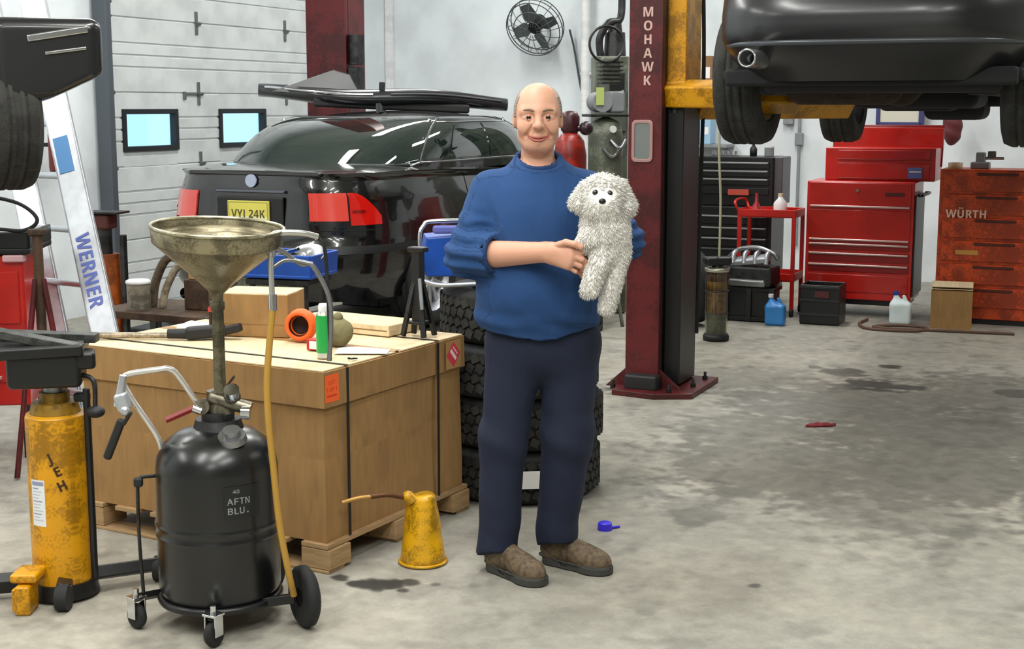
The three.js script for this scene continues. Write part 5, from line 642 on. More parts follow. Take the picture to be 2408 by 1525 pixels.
// ---------------------------------------------------------------- left hand side
{
  // yellow jack
  const t = thing('transmission_jack', 'scuffed yellow jack with a black head at the lower left', 'jack', [-1.55, 0, -4.66], 0);
  part(t, 'cylinder', lathe([[0.0005, 0.03], [0.098, 0.03], [0.1, 0.05], [0.1, 0.63], [0.096, 0.642], [0.06, 0.645], [0.058, 0.67], [0.0005, 0.67]], 44), K.yellow);
  part(t, 'collar', mg([at(cy(0.075, 0.085, 0.04, 30), 0, 0.66, 0), at(cy(0.05, 0.05, 0.05, 24), 0, 0.69, 0)]), mm('collar_ochre', '#8a6a14', 0.5, 0.2, 'grime', 5));
  part(t, 'ram', cy(0.035, 0.035, 0.12, 24), K.steel, [0, 0.73, 0]);
  part(t, 'head', mg([at(rb(0.24, 0.12, 0.2, 0.02), -0.02, 0.8, 0, 0, 0.2), at(rb(0.3, 0.04, 0.24, 0.01), -0.04, 0.865, 0, 0, 0.2, 0.03), at(rb(0.08, 0.06, 0.1, 0.015), 0.11, 0.83, 0.02, 0, 0.3)]), K.black);
  part(t, 'saddle_arm', mg([beam([-0.2, 0.93, 0.05], [0.12, 0.87, 0.06], 0.03, 0.05), beam([-0.2, 0.9, -0.06], [0.14, 0.89, -0.05], 0.03, 0.05)]), mm('arm_grey', '#5c5f60', 0.45, 0.6, 'grime', 4));
  part(t, 'side_rod', mg([at(cy(0.012, 0.012, 0.66, 14), 0.118, 0.4, 0.03)]), K.black); part(t, 'rod_pin', rb(0.05, 0.03, 0.04, 0.008), K.dsteel, [0.1, 0.7, 0.02]);
  part(t, 'valve_knob', sp(0.028, 18, 12).scale(1.15, 0.75, 1), K.blackM, [0.152, 0.655, 0.05]); part(t, 'knob_stem', tube([[0.1, 0.78, 0.03], [0.15, 0.76, 0.05], [0.152, 0.67, 0.05]], 0.008, 20, 8), K.dsteel);
  const lb = canvasMat('jack_label', 64, 160, (g) => { g.fillStyle = '#dfe2e6'; g.fillRect(0, 0, 64, 160); g.fillStyle = '#8d93b0'; g.fillRect(4, 6, 56, 14); for (let i = 0; i < 11; i++) { g.fillStyle = i % 4 ? '#b9bec4' : '#8d90a8'; g.fillRect(6, 28 + i * 11, 30 + (i * 37 % 22), 4); } });
  { const g = grid(6, 6, (u, v) => { const a = -0.72 + u * 0.56; return [Math.sin(a) * 0.1008, 0.27 + v * 0.16, Math.cos(a) * 0.1008]; }), uv = []; for (let j = 0; j <= 6; j++) for (let i = 0; i <= 6; i++) uv.push(i / 6, j / 6); g.setAttribute('uv', new THREE.Float32BufferAttribute(uv, 2)); part(t, 'white_label', g, lb); }
  const ink = FLAT('worn_lettering', '#3a2408', 0.7);
  for (const [c, a, y] of [['J', 0.05, 0.5], ['E', 0.3, 0.46], ['H', 0.42, 0.41]]) part(t, 'letter', at(text(c, 0.034, 0.002), 0, 0, 0.0995, 0, 0, 0.4).rotateY(a), ink, [0, y, 0]);
  part(t, 'foot', mg([at(rb(0.05, 0.1, 0.1, 0.01), -0.07, 0.05, 0.17), at(rb(0.09, 0.03, 0.12, 0.01), -0.07, 0.12, 0.14), at(rb(0.03, 0.08, 0.03, 0.006), -0.09, 0.05, 0.2)]), K.yellow);
  part(t, 'base', mg([beam([0, 0.06, 0], [-0.4, 0.05, 0.1], 0.05, 0.06), beam([0, 0.06, 0], [0.34, 0.06, -0.16], 0.045, 0.055), beam([0, 0.06, 0], [0.05, 0.06, 0.16], 0.05, 0.06), at(cy(0.11, 0.12, 0.05, 36), 0, 0.035, 0)]), K.black);
  for (const [x, z] of [[0.05, 0.16], [-0.4, 0.1], [0.3, -0.14]]) part(t, 'wheel', at(cy(0.045, 0.045, 0.04, 24), x, 0.045, z, 0, 0, Math.PI / 2), K.rubber);
}
{
  // aluminium ladder leaning towards the door wall
  const t = thing('ladder', 'aluminium ladder with blue lettering leaning behind the carton on the left', 'ladder', [-1.79, 0, -6.44], 0);
  const a = [0, 0.02, 0], b = [-0.75, 2.35, -1.115], dir = V(b[0] - a[0], b[1] - a[1], b[2] - a[2]), len = dir.length(), q = new THREE.Quaternion().setFromUnitVectors(V(0, 1, 0), dir.normalize());
  const rail = mg([at(rb(0.13, len, 0.006, 0.002), 0, len / 2, 0.014), at(rb(0.012, len, 0.034, 0.003), 0.06, len / 2, 0), at(rb(0.012, len, 0.034, 0.003), -0.06, len / 2, 0)]).applyQuaternion(q);
  part(t, 'rail', rail, K.alu, a); part(t, 'rail', rail, K.alu, [a[0] - 0.32, a[1], a[2] - 0.22]);
  for (let i = 1; i < 8; i++) { const p = V(0, i * 0.3, 0).applyQuaternion(q); part(t, 'rung', bar([p.x, p.y + 0.02, p.z], [p.x - 0.32, p.y + 0.02, p.z - 0.22], 0.016, 12), K.alu); }
  const tx = text('WERNER', 0.07, 0.002).rotateZ(-Math.PI / 2); tx.translate(-0.005, 0.98, 0.018); part(t, 'lettering', tx.applyQuaternion(q), FLAT('lettering_blue', '#5566b0', 0.5), a);
  const sk = text('A', 0.05, 0.002).rotateZ(-Math.PI / 2); const st = at(bx(0.075, 0.2, 0.002), -0.01, 1.62, 0.0185); part(t, 'blue_sticker', st.applyQuaternion(q), FLAT('sticker_blue', '#4b86c0', 0.5), a);
  part(t, 'foot_pad', rb(0.14, 0.04, 0.06, 0.01), K.rubber, [0.0, 0.02, 0.0]); part(t, 'foot_pad', rb(0.14, 0.04, 0.06, 0.01), K.rubber, [-0.32, 0.02, -0.22]);
}
{
  // red cabinet with dark tray
  const t = thing('parts_washer', 'red steel cabinet with a dark tray on top behind the ladder', 'cabinet', [-2.56, 0, -6.72], 0.1);
  part(t, 'cabinet', rb(0.5, 0.72, 0.4, 0.012), K.red, [0, 0.62, 0]); for (const y of [0.78, 0.5]) { const d = part(t, 'door', rb(0.45, 0.25, 0.02, 0.005), K.red, [0, y, 0.2]); part(d, 'handle', rb(0.2, 0.018, 0.02, 0.005), FLAT('handle_pink_silver', '#c99a9a', 0.35, 0.5), [0.03, -0.1, 0.016]); } for (const x of [-0.22, 0.22]) for (const z of [-0.16, 0.16]) part(t, 'leg', rb(0.035, 0.27, 0.035, 0.004), K.dsteel, [x, 0.135, z]);
  part(t, 'tray', mg([at(rb(0.58, 0.03, 0.46, 0.01), 0, 1.0, 0), at(rb(0.58, 0.08, 0.02, 0.008), 0, 1.05, 0.22), at(rb(0.02, 0.08, 0.46, 0.008), 0.28, 1.05, 0), at(rb(0.02, 0.08, 0.46, 0.008), -0.28, 1.05, 0)]), K.black); part(t, 'corner_cap', rb(0.1, 0.035, 0.06, 0.01), FLAT('cap_pink', '#d6aab0', 0.4), [0.21, 0.965, 0.2]);
  // tripod stand in front of it
  const s = thing('tripod_stand', 'rusty red tripod stand in front of the red cabinet', 'stand', [-2.13, 0, -6.28], 0.3); for (let k = 0; k < 3; k++) { const q = k * 2.094 + 0.5; part(s, 'leg', bar([Math.cos(q) * 0.02, 0.9, Math.sin(q) * 0.02], [Math.cos(q) * 0.16, 0.008, Math.sin(q) * 0.16], 0.013), K.maroon); } part(s, 'post', cy(0.022, 0.022, 0.5, 16), K.brown, [0, 0.85, 0]); part(s, 'saddle', rb(0.08, 0.03, 0.06, 0.008), K.brown, [0, 1.11, 0]);
  // orange screw stand further back by the door
  const o = thing('screw_jack', 'rusty orange screw jack stand with a flat top plate near the door track', 'jack stand', [-2.62, 0, -9.0], -0.2); part(o, 'tube', cy(0.09, 0.1, 0.72, 26), mm('rust_orange', '#a4500c', 0.6, 0.1, 'grime', 2), [0, 0.37, 0]); part(o, 'screw', cy(0.05, 0.05, 0.2, 20), K.dsteel, [0, 0.82, 0]); part(o, 'head', rb(0.17, 0.1, 0.14, 0.02), FLAT('head_maroon', '#4a1b14', 0.6), [-0.02, 0.94, 0]); part(o, 'plate', rb(0.28, 0.015, 0.18, 0.004), K.dsteel, [0, 0.997, 0]); part(o, 'base', rb(0.3, 0.02, 0.3, 0.004), K.dsteel, [0, 0.01, 0]); part(o, 'side_post', rb(0.03, 0.85, 0.05, 0.006), K.dsteel, [0.13, 0.43, 0]);
}
{
  // low bench behind the carton with small things
  const t = thing('work_bench', 'low dark work bench behind the carton on the left', 'bench', [-1.70, 0, -7.42], -0.45); part(t, 'top', rb(0.95, 0.04, 0.5, 0.006), K.brown, [0, 0.58, 0]); for (const x of [-0.43, 0.43]) for (const z of [-0.2, 0.2]) part(t, 'leg', rb(0.05, 0.56, 0.05, 0.005), K.dsteel, [x, 0.28, z]); part(t, 'shelf', rb(0.85, 0.03, 0.42, 0.005), K.brown, [0, 0.2, 0]);
  const pl = (n, lb, cat, x, z, y, mk) => { const p = V(x, 0, z).applyAxisAngle(V(0, 1, 0), -0.45), o = thing(n, lb, cat, [t.position.x + p.x, y, t.position.z + p.z], -0.3); mk(o); };
  pl('steel_box', 'small light grey metal box on the low bench left of the drain pole', 'box', 0.32, 0.1, 0.601, (o) => { part(o, 'box', rb(0.11, 0.11, 0.1, 0.006), K.grey, [0, 0.055, 0]); part(o, 'lid', rb(0.13, 0.016, 0.11, 0.005), K.alu, [0.004, 0.118, 0]); });
  pl('tan_box', 'tan cardboard box in the middle of the low bench', 'box', 0.07, -0.03, 0.601, (o) => { part(o, 'box', rb(0.2, 0.16, 0.14, 0.006), K.brown, [0, 0.08, 0]); part(o, 'lid', rb(0.17, 0.05, 0.13, 0.006), K.card, [0.01, 0.186, 0]); });
  pl('grey_case', 'dull green grey case behind the tan box on the bench', 'case', 0.33, -0.17, 0.601, (o) => { part(o, 'case', rb(0.26, 0.19, 0.1, 0.01), K.greygreen, [0, 0.095, 0]); part(o, 'handle', tube([[-0.05, 0.19, 0], [-0.04, 0.215, 0], [0.04, 0.215, 0], [0.05, 0.19, 0]], 0.008, 20, 8), K.blackM); });
  pl('hose_bend', 'brown radiator hose bend standing on the low bench', 'hose', -0.17, 0.02, 0.606, (o) => { part(o, 'hose', tube([[-0.08, 0.0, 0], [-0.06, 0.12, 0], [0.0, 0.24, 0], [0.06, 0.27, 0], [0.1, 0.25, 0]], 0.024, 40, 12), mm('hose_brownish', '#5e5140', 0.6, 0, 'grime', 5)); part(o, 'hose', tube([[0.0, 0.0, 0.03], [0.02, 0.09, 0.03], [0.08, 0.2, 0.03], [0.12, 0.23, 0.03]], 0.02, 40, 12), mm('hose_tan', '#a59b88', 0.6, 0, 'grime', 5)); part(o, 'clamp', at(new THREE.TorusGeometry(0.026, 0.005, 8, 20), 0.06, 0.27, 0, 0, 1.57, 0), K.steel); });
  pl('paint_tin', 'pale tin with a white lid on the left end of the bench', 'tin', -0.25, 0.14, 0.601, (o) => { part(o, 'tin', cy(0.062, 0.062, 0.14, 28), mm('tin_grey', '#8f8c80', 0.45, 0.3, 'grime', 5), [0, 0.07, 0]); part(o, 'lid', lathe([[0.0005, 0.158], [0.055, 0.158], [0.066, 0.152], [0.066, 0.138], [0.06, 0.138]], 28), K.white); });
}
{
  // wheel balancer at the left edge: tyre on the shaft, black guard hood above
  const t = thing('wheel_balancer', 'black wheel balancer with a raised hood at the upper left edge', 'wheel balancer', [-2.62, 0, -6.05], 0.25);
  part(t, 'cabinet', rb(0.55, 0.95, 0.5, 0.03, 3), K.grey, [-0.15, 0.475, 0]); part(t, 'top_tray', rb(0.5, 0.06, 0.45, 0.02), K.blackM, [-0.15, 0.98, 0]); part(t, 'upright', rb(0.12, 1.3, 0.12, 0.02), K.black, [-0.3, 1.55, -0.2]); part(t, 'shaft', bar([-0.2, 1.6, -0.1], [0.42, 1.6, -0.1], 0.03, 16), K.steel);
  const hood = part(t, 'hood', sdf((x, y, z) => { let d = Math.max(Math.abs(x) - 0.22, Math.abs(y) - 0.2, Math.abs(z) - 0.16); const p = [Math.max(Math.abs(x) - 0.15, 0), Math.max(Math.abs(y) - 0.13, 0), Math.max(Math.abs(z) - 0.1, 0)]; d = Math.hypot(...p) - 0.05; return smax(d, -(y + 0.22 + (x + 0.1) * -0.55 - 0.0), 0.03) ; }, [-0.24, -0.24, -0.2], [0.24, 0.24, 0.2], 0.013).scale(1.15, 1, 1), M('hood_black', '#0e0f12', 0.3, 0, { clearcoat: 0.5 }), [0.62, 1.86, 0.02], [0, 0.05, 0]);
  part(hood, 'silver_edge', mg([at(rb(0.25, 0.03, 0.02, 0.006), 0.05, 0.11, 0.155, 0, 0, 0.17), at(rb(0.17, 0.014, 0.012, 0.004), 0.08, 0.04, 0.158, 0, 0, 0.14)]), K.chrome);
  part(t, 'hood_arm', beam([-0.3, 2.1, -0.2], [0.6, 1.95, -0.05], 0.06, 0.08), K.black);
  const w = thing('mounted_tire', 'dark grey tyre mounted on the wheel balancer at the left edge', 'tire', [-2.24, 1.6, -6.22], 0.25 + 0.35); const [ty, rim] = wheelGeo(0.3, 0.22, 0.19); part(w, 'tire', ty, K.rubberG); part(w, 'rim', rim, K.alu);
  // black hose and dark red light on the door wall side
  single('air_line', 'black air line looping down below the balancer tyre', 'hose', tube([[-2.5, 1.26, -6.6], [-2.3, 1.22, -6.55], [-2.2, 1.15, -6.5], [-2.26, 1.1, -6.5], [-2.4, 1.1, -6.55]], 0.009, 50, 8), K.rubber);
  const f = thing('fire_extinguisher', 'dark red fire extinguisher on the wall behind the ladder', 'extinguisher', R(0.2, 5.5, 1.18), YAW + Math.PI / 2); part(f, 'bottle', lathe([[0.0005, 0], [0.06, 0], [0.065, 0.03], [0.065, 0.28], [0.03, 0.34], [0.0005, 0.35]], 24), FLAT('extinguisher_red', '#6a1c1a', 0.4)); part(f, 'valve', mg([at(cy(0.02, 0.02, 0.05, 12), 0, 0.37, 0), at(rb(0.03, 0.02, 0.1, 0.006), 0, 0.4, 0.02)]), K.blackM); part(f, 'bracket', rb(0.08, 0.03, 0.08, 0.006), K.dsteel, [0, 0.2, -0.07]);
}
// ---------------------------------------------------------------- the man, local origin between his feet, +z towards the camera
const prof = (tab, y) => { if (y <= tab[0][0]) return tab[0].slice(1); for (let i = 1; i < tab.length; i++) if (y <= tab[i][0]) { const p1 = tab[i - 1], p2 = tab[i], p0 = tab[i - 2] || p1, p3 = tab[i + 1] || p2, h = p2[0] - p1[0], t = (y - p1[0]) / h, t2 = t * t, t3 = t2 * t; return p2.slice(1).map((v, j) => { const k = j + 1, m1 = (p2[k] - p0[k]) / Math.max(1e-6, p2[0] - p0[0]) * h, m2 = (p3[k] - p1[k]) / Math.max(1e-6, p3[0] - p1[0]) * h; return (2 * t3 - 3 * t2 + 1) * p1[k] + (t3 - 2 * t2 + t) * m1 + (3 * t2 - 2 * t3) * p2[k] + (t3 - t2) * m2; }); } return tab[tab.length - 1].slice(1); };
const J = { // joints
  shL: [-0.166, 1.372, -0.02], elL: [-0.25, 1.155, 0.07], wrL: [0.022, 1.184, 0.237],
  shR: [0.174, 1.372, -0.02], elR: [0.3, 1.2, 0.02], wrR: [0.232, 1.132, 0.185],
  hpL: [-0.08, 0.86, 0.0], knL: [-0.122, 0.49, 0.035], anL: [-0.142, 0.09, 0.03],
  hpR: [0.105, 0.86, 0.0], knR: [0.108, 0.50, 0.01], anR: [0.068, 0.095, -0.045] };
const MAN = [0.09, 0, -4.93];
{
  const man = thing('person', 'smiling balding man in a blue sweatshirt and dark trousers holding a small white dog', 'person', MAN, 0);
  // --- head and neck
  const mir = (f) => (x, y, z) => f(Math.abs(x), y, z);
  const skull = (x, y, z) => smin(ell(x, y, z, [0, 1.657, -0.008], [0.079, 0.091, 0.098]), ell(x, y, z, [0, 1.60, 0.022], [0.064, 0.082, 0.07]), 0.04);
  const headS = mir((x, y, z) => {
    let d = skull(x, y, z);
    d = smin(d, ell(x, y, z, [0, 1.538, 0.052], [0.036, 0.026, 0.032]), 0.03);                       // chin
    d = smin(d, cap(x, y, z, [0.045, 1.56, 0.012], [0.024, 1.536, 0.045], 0.023, 0.021), 0.03);      // jaw
    d = smin(d, ell(x, y, z, [0.04, 1.594, 0.055], [0.029, 0.027, 0.026]), 0.022);                   // cheek, raised by the smile
    d = smin(d, cap(x, y, z, [0, 1.652, 0.083], [0.05, 1.65, 0.066], 0.011, 0.01), 0.02);            // brow
    d = smax(d, -ell(x, y, z, [0.033, 1.631, 0.094], [0.021, 0.0105, 0.013]), 0.014);                // eye socket
    d = smin(d, cap(x, y, z, [0, 1.642, 0.086], [0, 1.604, 0.107], 0.0075, 0.0125), 0.014);          // nose
    d = smin(d, ell(x, y, z, [0, 1.600, 0.109], [0.0135, 0.0115, 0.012]), 0.008);
    d = smin(d, ell(x, y, z, [0.0145, 1.598, 0.099], [0.0085, 0.008, 0.0105]), 0.006);
    d = smax(d, -ell(x, y, z, [0.007, 1.589, 0.106], [0.004, 0.003, 0.005]), 0.003);
    d = smin(d, cap(x, y, z, [0, 1.563, 0.082], [0.024, 1.565, 0.069], 0.012, 0.01), 0.018);         // muzzle of the mouth
    d = smin(d, cap(x, y, z, [0, 1.547, 0.080], [0.016, 1.549, 0.073], 0.009, 0.007), 0.012);
    d = smax(d, -cap(x, y, z, [0, 1.5575, 0.095], [0.037, 1.567, 0.073], 0.0034, 0.0028), 0.004);    // mouth line
    d = smax(d, -cap(x, y, z, [0.021, 1.597, 0.092], [0.044, 1.566, 0.071], 0.004, 0.004), 0.010);  // smile fold
    d = smin(d, cap(x, y, z, [0.05, 1.629, 0.074], [0.033, 1.6344, 0.0874], 0.0034, 0.004), 0.004);  // lids
    d = smin(d, cap(x, y, z, [0.033, 1.6344, 0.0874], [0.0175, 1.629, 0.081], 0.0042, 0.0035), 0.004);
    d = smin(d, cap(x, y, z, [0.049, 1.6265, 0.073], [0.033, 1.6232, 0.086], 0.004, 0.0046), 0.005);
    d = smin(d, cap(x, y, z, [0.033, 1.6232, 0.086], [0.018, 1.6255, 0.081], 0.005, 0.004), 0.005);
    let e = ell(x - 0.002 * 0, y, z, [0.0805, 1.622, -0.008], [0.010, 0.031, 0.019]); e = smax(e, -ell(x, y, z, [0.0915, 1.624, -0.003], [0.008, 0.02, 0.011]), 0.006);
    return smin(d, e, 0.008);
  });
  const neckS = (x, y, z) => cap(x, y, z, [0, 1.575, -0.026], [0, 1.43, -0.034], 0.052, 0.064);
  const headFull = (x, y, z) => smin(headS(x, y, z), neckS(x, y, z), 0.03);
  // --- right hand (left in the picture) closed round the paw; other hand under the dog
  const fing = (d, x, y, z, pts, r) => { for (let i = 0; i + 1 < pts.length; i++) d = smin(d, cap(x, y, z, pts[i], pts[i + 1], r - i * 0.0007, r - (i + 1) * 0.0007), 0.0035); return d; };
  const handA = (x, y, z0) => { const z = z0 - 0.032;
    let d = cap(x, y, z, [0.022, 1.184, 0.205], [0.05, 1.186, 0.228], 0.031, 0.03);
    const kn = [[0.104, 1.196, 0.262], [0.108, 1.177, 0.268], [0.104, 1.158, 0.266], [0.095, 1.142, 0.258]];
    kn.forEach((k, i) => { d = smin(d, cap(x, y, z, [0.042, 1.198 - i * 0.011, 0.226], k, 0.0195, 0.0135), 0.018); });
    d = fing(d, x, y, z, [kn[0], [0.137, 1.188, 0.266], [0.150, 1.182, 0.246], [0.142, 1.179, 0.228]], 0.0105);
    d = fing(d, x, y, z, [kn[1], [0.142, 1.166, 0.270], [0.152, 1.160, 0.248], [0.141, 1.158, 0.229]], 0.0108);
    d = fing(d, x, y, z, [kn[2], [0.136, 1.144, 0.266], [0.146, 1.140, 0.246], [0.134, 1.139, 0.229]], 0.0102);
    d = fing(d, x, y, z, [kn[3], [0.121, 1.125, 0.256], [0.129, 1.121, 0.24], [0.119, 1.121, 0.226]], 0.009);
    d = fing(d, x, y, z, [[0.052, 1.207, 0.238], [0.088, 1.222, 0.268], [0.118, 1.218, 0.282], [0.138, 1.208, 0.284]], 0.0125);
    return d; };
  const handB = (x, y, z) => {
    let d = cap(x, y, z, J.wrR, [0.205, 1.122, 0.196], 0.03, 0.03);
    const kn = [[0.152, 1.128, 0.236], [0.158, 1.114, 0.232], [0.168, 1.102, 0.226], [0.18, 1.094, 0.218]];
    kn.forEach((k, i) => { d = smin(d, cap(x, y, z, [0.205 + i * 0.004, 1.13 - i * 0.01, 0.2], k, 0.018, 0.013), 0.016); d = fing(d, x, y, z, [k, [k[0] - 0.022, k[1] + 0.004, k[2] + 0.028], [k[0] - 0.014, k[1] + 0.018, k[2] + 0.05], [k[0] + 0.0, k[1] + 0.032, k[2] + 0.06]], 0.0098); });
    return fing(d, x, y, z, [[0.2, 1.145, 0.2], [0.172, 1.165, 0.225], [0.155, 1.172, 0.246]], 0.0118); };
  // --- trunk, arms and legs under the clothes
  const trunkTab = [[0.8, 0.15, 0.1, 0], [0.95, 0.165, 0.115, 0.005], [1.08, 0.17, 0.13, 0.02], [1.2, 0.165, 0.115, 0.01], [1.33, 0.165, 0.11, 0], [1.40, 0.13, 0.085, -0.01], [1.46, 0.06, 0.06, -0.02]];
  const trunk = (x, y, z) => { const [a, b, c] = prof(trunkTab, y); return Math.max((Math.hypot(x / a, (z - c) / b) - 1) * Math.min(a, b) * 0.9, y - 1.46, 0.8 - y); };
  const bodyS = (x, y, z) => {
    let d = smin(trunk(x, y, z), neckS(x, y, z), 0.04);
    for (const [s, e, w] of [[J.shL, J.elL, J.wrL], [J.shR, J.elR, J.wrR]]) { d = smin(d, cap(x, y, z, s, e, 0.052, 0.044), 0.03); d = smin(d, cap(x, y, z, e, w, 0.055, 0.034), 0.012); }
    for (const [h, k, a] of [[J.hpL, J.knL, J.anL], [J.hpR, J.knR, J.anR]]) { d = smin(d, cap(x, y, z, h, k, 0.085, 0.055), 0.04); d = smin(d, cap(x, y, z, k, a, 0.052, 0.035), 0.02); }
    return d; };
  const skin = M('skin', '#cf9a80', 0.5, 0, { sheen: 0.15, sheenRoughness: 0.5, sheenColor: new THREE.Color('#ffd8c8'), bumpMap: rep(TX.grain, 22), bumpScale: 0.00025 });
  const cutB = (f, far) => f;
  const gBody = sdf((x, y, z) => { let d = bodyS(x, y, z); d = Math.max(d, y - 1.50); d = Math.max(d, -(cap(x, y, z, J.wrL, [0.15, 1.17, 0.31], 0.028, 0.05)) - 0.0); return d; }, [-0.36, 0.0, -0.2], [0.42, 1.54, 0.4], 0.011);
  const gHead = sdf(headFull, [-0.11, 1.44, -0.125], [0.11, 1.77, 0.14], 0.0034), gA = sdf((x, y, z) => smin(handA(x, y, z), cap(x, y, z, J.elL, J.wrL, 0.055, 0.034), 0.012) + (x < -0.02 ? (-0.02 - x) * 0.9 : 0), [-0.06, 1.09, 0.15], [0.19, 1.25, 0.36], 0.0036), gB = sdf(handB, [0.1, 1.05, 0.13], [0.3, 1.2, 0.33], 0.0045);
  const body = part(man, 'body', mergeGeometries([gBody, gHead, gA, gB].map((g) => g.toNonIndexed())), skin);
  // --- face details
  const white = M('eye_white_shaded', '#9c8c80', 0.3), iris = M('iris', '#2c2016', 0.15), lipM = M('lips', '#a85c52', 0.45);  // eye whites browned down so the eyes look shaded
  for (const s of [-1, 1]) { const e = part(man, 'eye', sp(0.0118, 20, 14), white, [s * 0.033, 1.6293, 0.0788]); part(e, 'iris', at(new THREE.SphereGeometry(0.008, 16, 10), 0, 0, 0, 0, 0, 0, [1, 1, 0.35]), iris, [0, 0.0, 0.0100]);
    part(man, 'eyebrow', tube([[s * 0.014, 1.6505, 0.0955], [s * 0.03, 1.6555, 0.0915], [s * 0.046, 1.654, 0.081], [s * 0.056, 1.648, 0.069]], 0.0042, 24, 8), M('brow_hair', '#7d6754', 0.9)); }
  part(man, 'lips', mg([tube([[-0.036, 1.569, 0.0775], [-0.017, 1.5635, 0.0895], [0, 1.5618, 0.0940], [0.017, 1.5635, 0.0895], [0.036, 1.569, 0.0775]], 0.0034, 30, 8), tube([[-0.032, 1.564, 0.0785], [-0.015, 1.5535, 0.0885], [0, 1.551, 0.0915], [0.015, 1.5535, 0.0885], [0.032, 1.564, 0.0785]], 0.0048, 30, 8)]), lipM);
  // --- cropped hair round the sides and back
  const hairS = mir((x, y, z) => { const sh = skull(x, y, z) - 0.0045 - 0.0016 * Math.sin(y * 500 + z * 300) * Math.sin(x * 400 + z * 520); const line = 1.612 + 0.02 * sstep(-0.06, 0.04, z), top = mix(1.735, 1.70, sstep(-0.04, 0.035, z)), fr = 0.03 + (y - 1.64) * 0.05; return Math.max(sh, line - y, y - top, z - fr, -(skull(x, y, z) + 0.006), 0.045 - x - sstep(0.02, -0.07, z) * 0.2); });
  part(man, 'hair', sdf(hairS, [-0.1, 1.56, -0.13], [0.1, 1.77, 0.08], 0.004), M('hair_grey', '#8f8178', 0.9));
  // --- sweatshirt
  const SW = [[0.875, 0.205, 0.148, 0.008], [0.905, 0.214, 0.155, 0.01], [0.95, 0.226, 0.172, 0.014], [1.06, 0.221, 0.176, 0.022], [1.17, 0.212, 0.152, 0.012], [1.30, 0.207, 0.146, 0.0], [1.375, 0.198, 0.125, -0.008], [1.425, 0.165, 0.102, -0.014], [1.46, 0.117, 0.088, -0.018], [1.49, 0.085, 0.079, -0.02], [1.515, 0.075, 0.073, -0.02]];
  const neckHole = (x, y, z) => cap(x, y, z, [0, 1.6, -0.02], [0, 1.42, -0.028], 0.069, 0.069);
  const folds = (x, y, z) => 0.006 * Math.sin(30 * (y + 0.55 * x) + 5 * vn(x * 7 + 9, y * 7)) * sstep(1.12, 0.98, y) * sstep(0.885, 0.93, y) * sstep(0.1, 0.6, vn(x * 6 + 3, y * 5 + 40)) + 0.007 * Math.exp(-(((x + 0.13) + (y - 1.28) * 0.35) ** 2) * 2500) * sstep(1.16, 1.26, y) * sstep(1.42, 1.34, y) * sstep(0, 0.05, z) + 0.016 * (fbm(x * 11 + y * 5 + 20, y * 3.5 - x * 3 + z * 4 + 12, 3) - 0.5);
  const shirt = (x, y, z) => {
    const [a, b, c] = prof(SW, y); let d = (Math.hypot((x - 0.004) / a, (z - c) / b) - 1) * Math.min(a, b) * 0.92;
    d = Math.max(d, 0.878 + 0.012 * Math.abs(x) / 0.2 * 2 - y - 0.01 * (1 - (x / 0.22) ** 2) , y - 1.503 + 0.62 * Math.max(0, z + 0.02));
    d -= folds(x, y, z);
    const sl = (s, e, f, seedk) => { let q = smin(cap(x, y, z, s, e, 0.074, 0.07), cap(x, y, z, e, f, 0.07, 0.067), 0.03); const t = (y - e[1]) / (s[1] - e[1]); q -= 0.0058 * Math.sin(t * 26 + (x * seedk + z) * 14 + 2 * vn(x * 20, y * 20 + z * 9)) * sstep(0.95, 0.25, t) + 0.006 * (fbm(x * 16 + seedk * 5, y * 16 + z * 11, 2) - 0.5); return q; };
    const cuff = Math.max(cap(x, y, z, [-0.2, 1.16, 0.102], [-0.06, 1.175, 0.188], 0.0555, 0.0555), -((x + 0.172) * 0.85 + (z - 0.12) * 0.52));
    d = smin(d, Math.max(sl(J.shL, J.elL, [-0.12, 1.166, 0.15], 1.0), -cuff, (x + 0.15) * 0.85 + (z - 0.133) * 0.52), 0.04);
    d = smin(d, sl(J.shR, J.elR, [0.294, 1.194, 0.04], -1.0), 0.045);
    // cuff openings and neck
    d = Math.max(d, -neckHole(x, y, z));
    return d; };
  const wv = rep(TX.weave, 9), knit = M('sweatshirt_blue', '#1d4273', 0.92, 0, { sheen: 0.2, sheenRoughness: 0.6, sheenColor: new THREE.Color('#5c86c4'), bumpMap: wv, bumpScale: 0.0006 });
  const sw = part(man, 'sweatshirt', sdf(shirt, [-0.35, 0.85, -0.23], [0.4, 1.53, 0.25], 0.0075), knit);
  part(sw, 'collar', (() => { const p = []; for (let i = 0; i < 40; i++) { const a = i / 40 * Math.PI * 2, z = Math.cos(a) * 0.079 - 0.024, x = Math.sin(a) * 0.078; p.push([x, 1.489 - 0.030 * Math.cos(a) - 0.006, z + 0.004]); } return tube(p, 0.0098, 120, 8, true); })(), M('rib_blue', '#1c3660', 0.95));
  part(sw, 'cuff', (() => { const p = [], c = V(-0.152, 1.165, 0.131), n = V(0.85, 0.08, 0.52).normalize(), u = V(0, 1, 0).cross(n).normalize(), w = n.clone().cross(u); for (let i = 0; i < 28; i++) { const a = i / 28 * Math.PI * 2; p.push(c.clone().addScaledVector(u, Math.cos(a) * 0.06).addScaledVector(w, Math.sin(a) * 0.06).toArray()); } return tube(p, 0.0085, 70, 8, true); })(), M('rib_blue', '#173a70'));
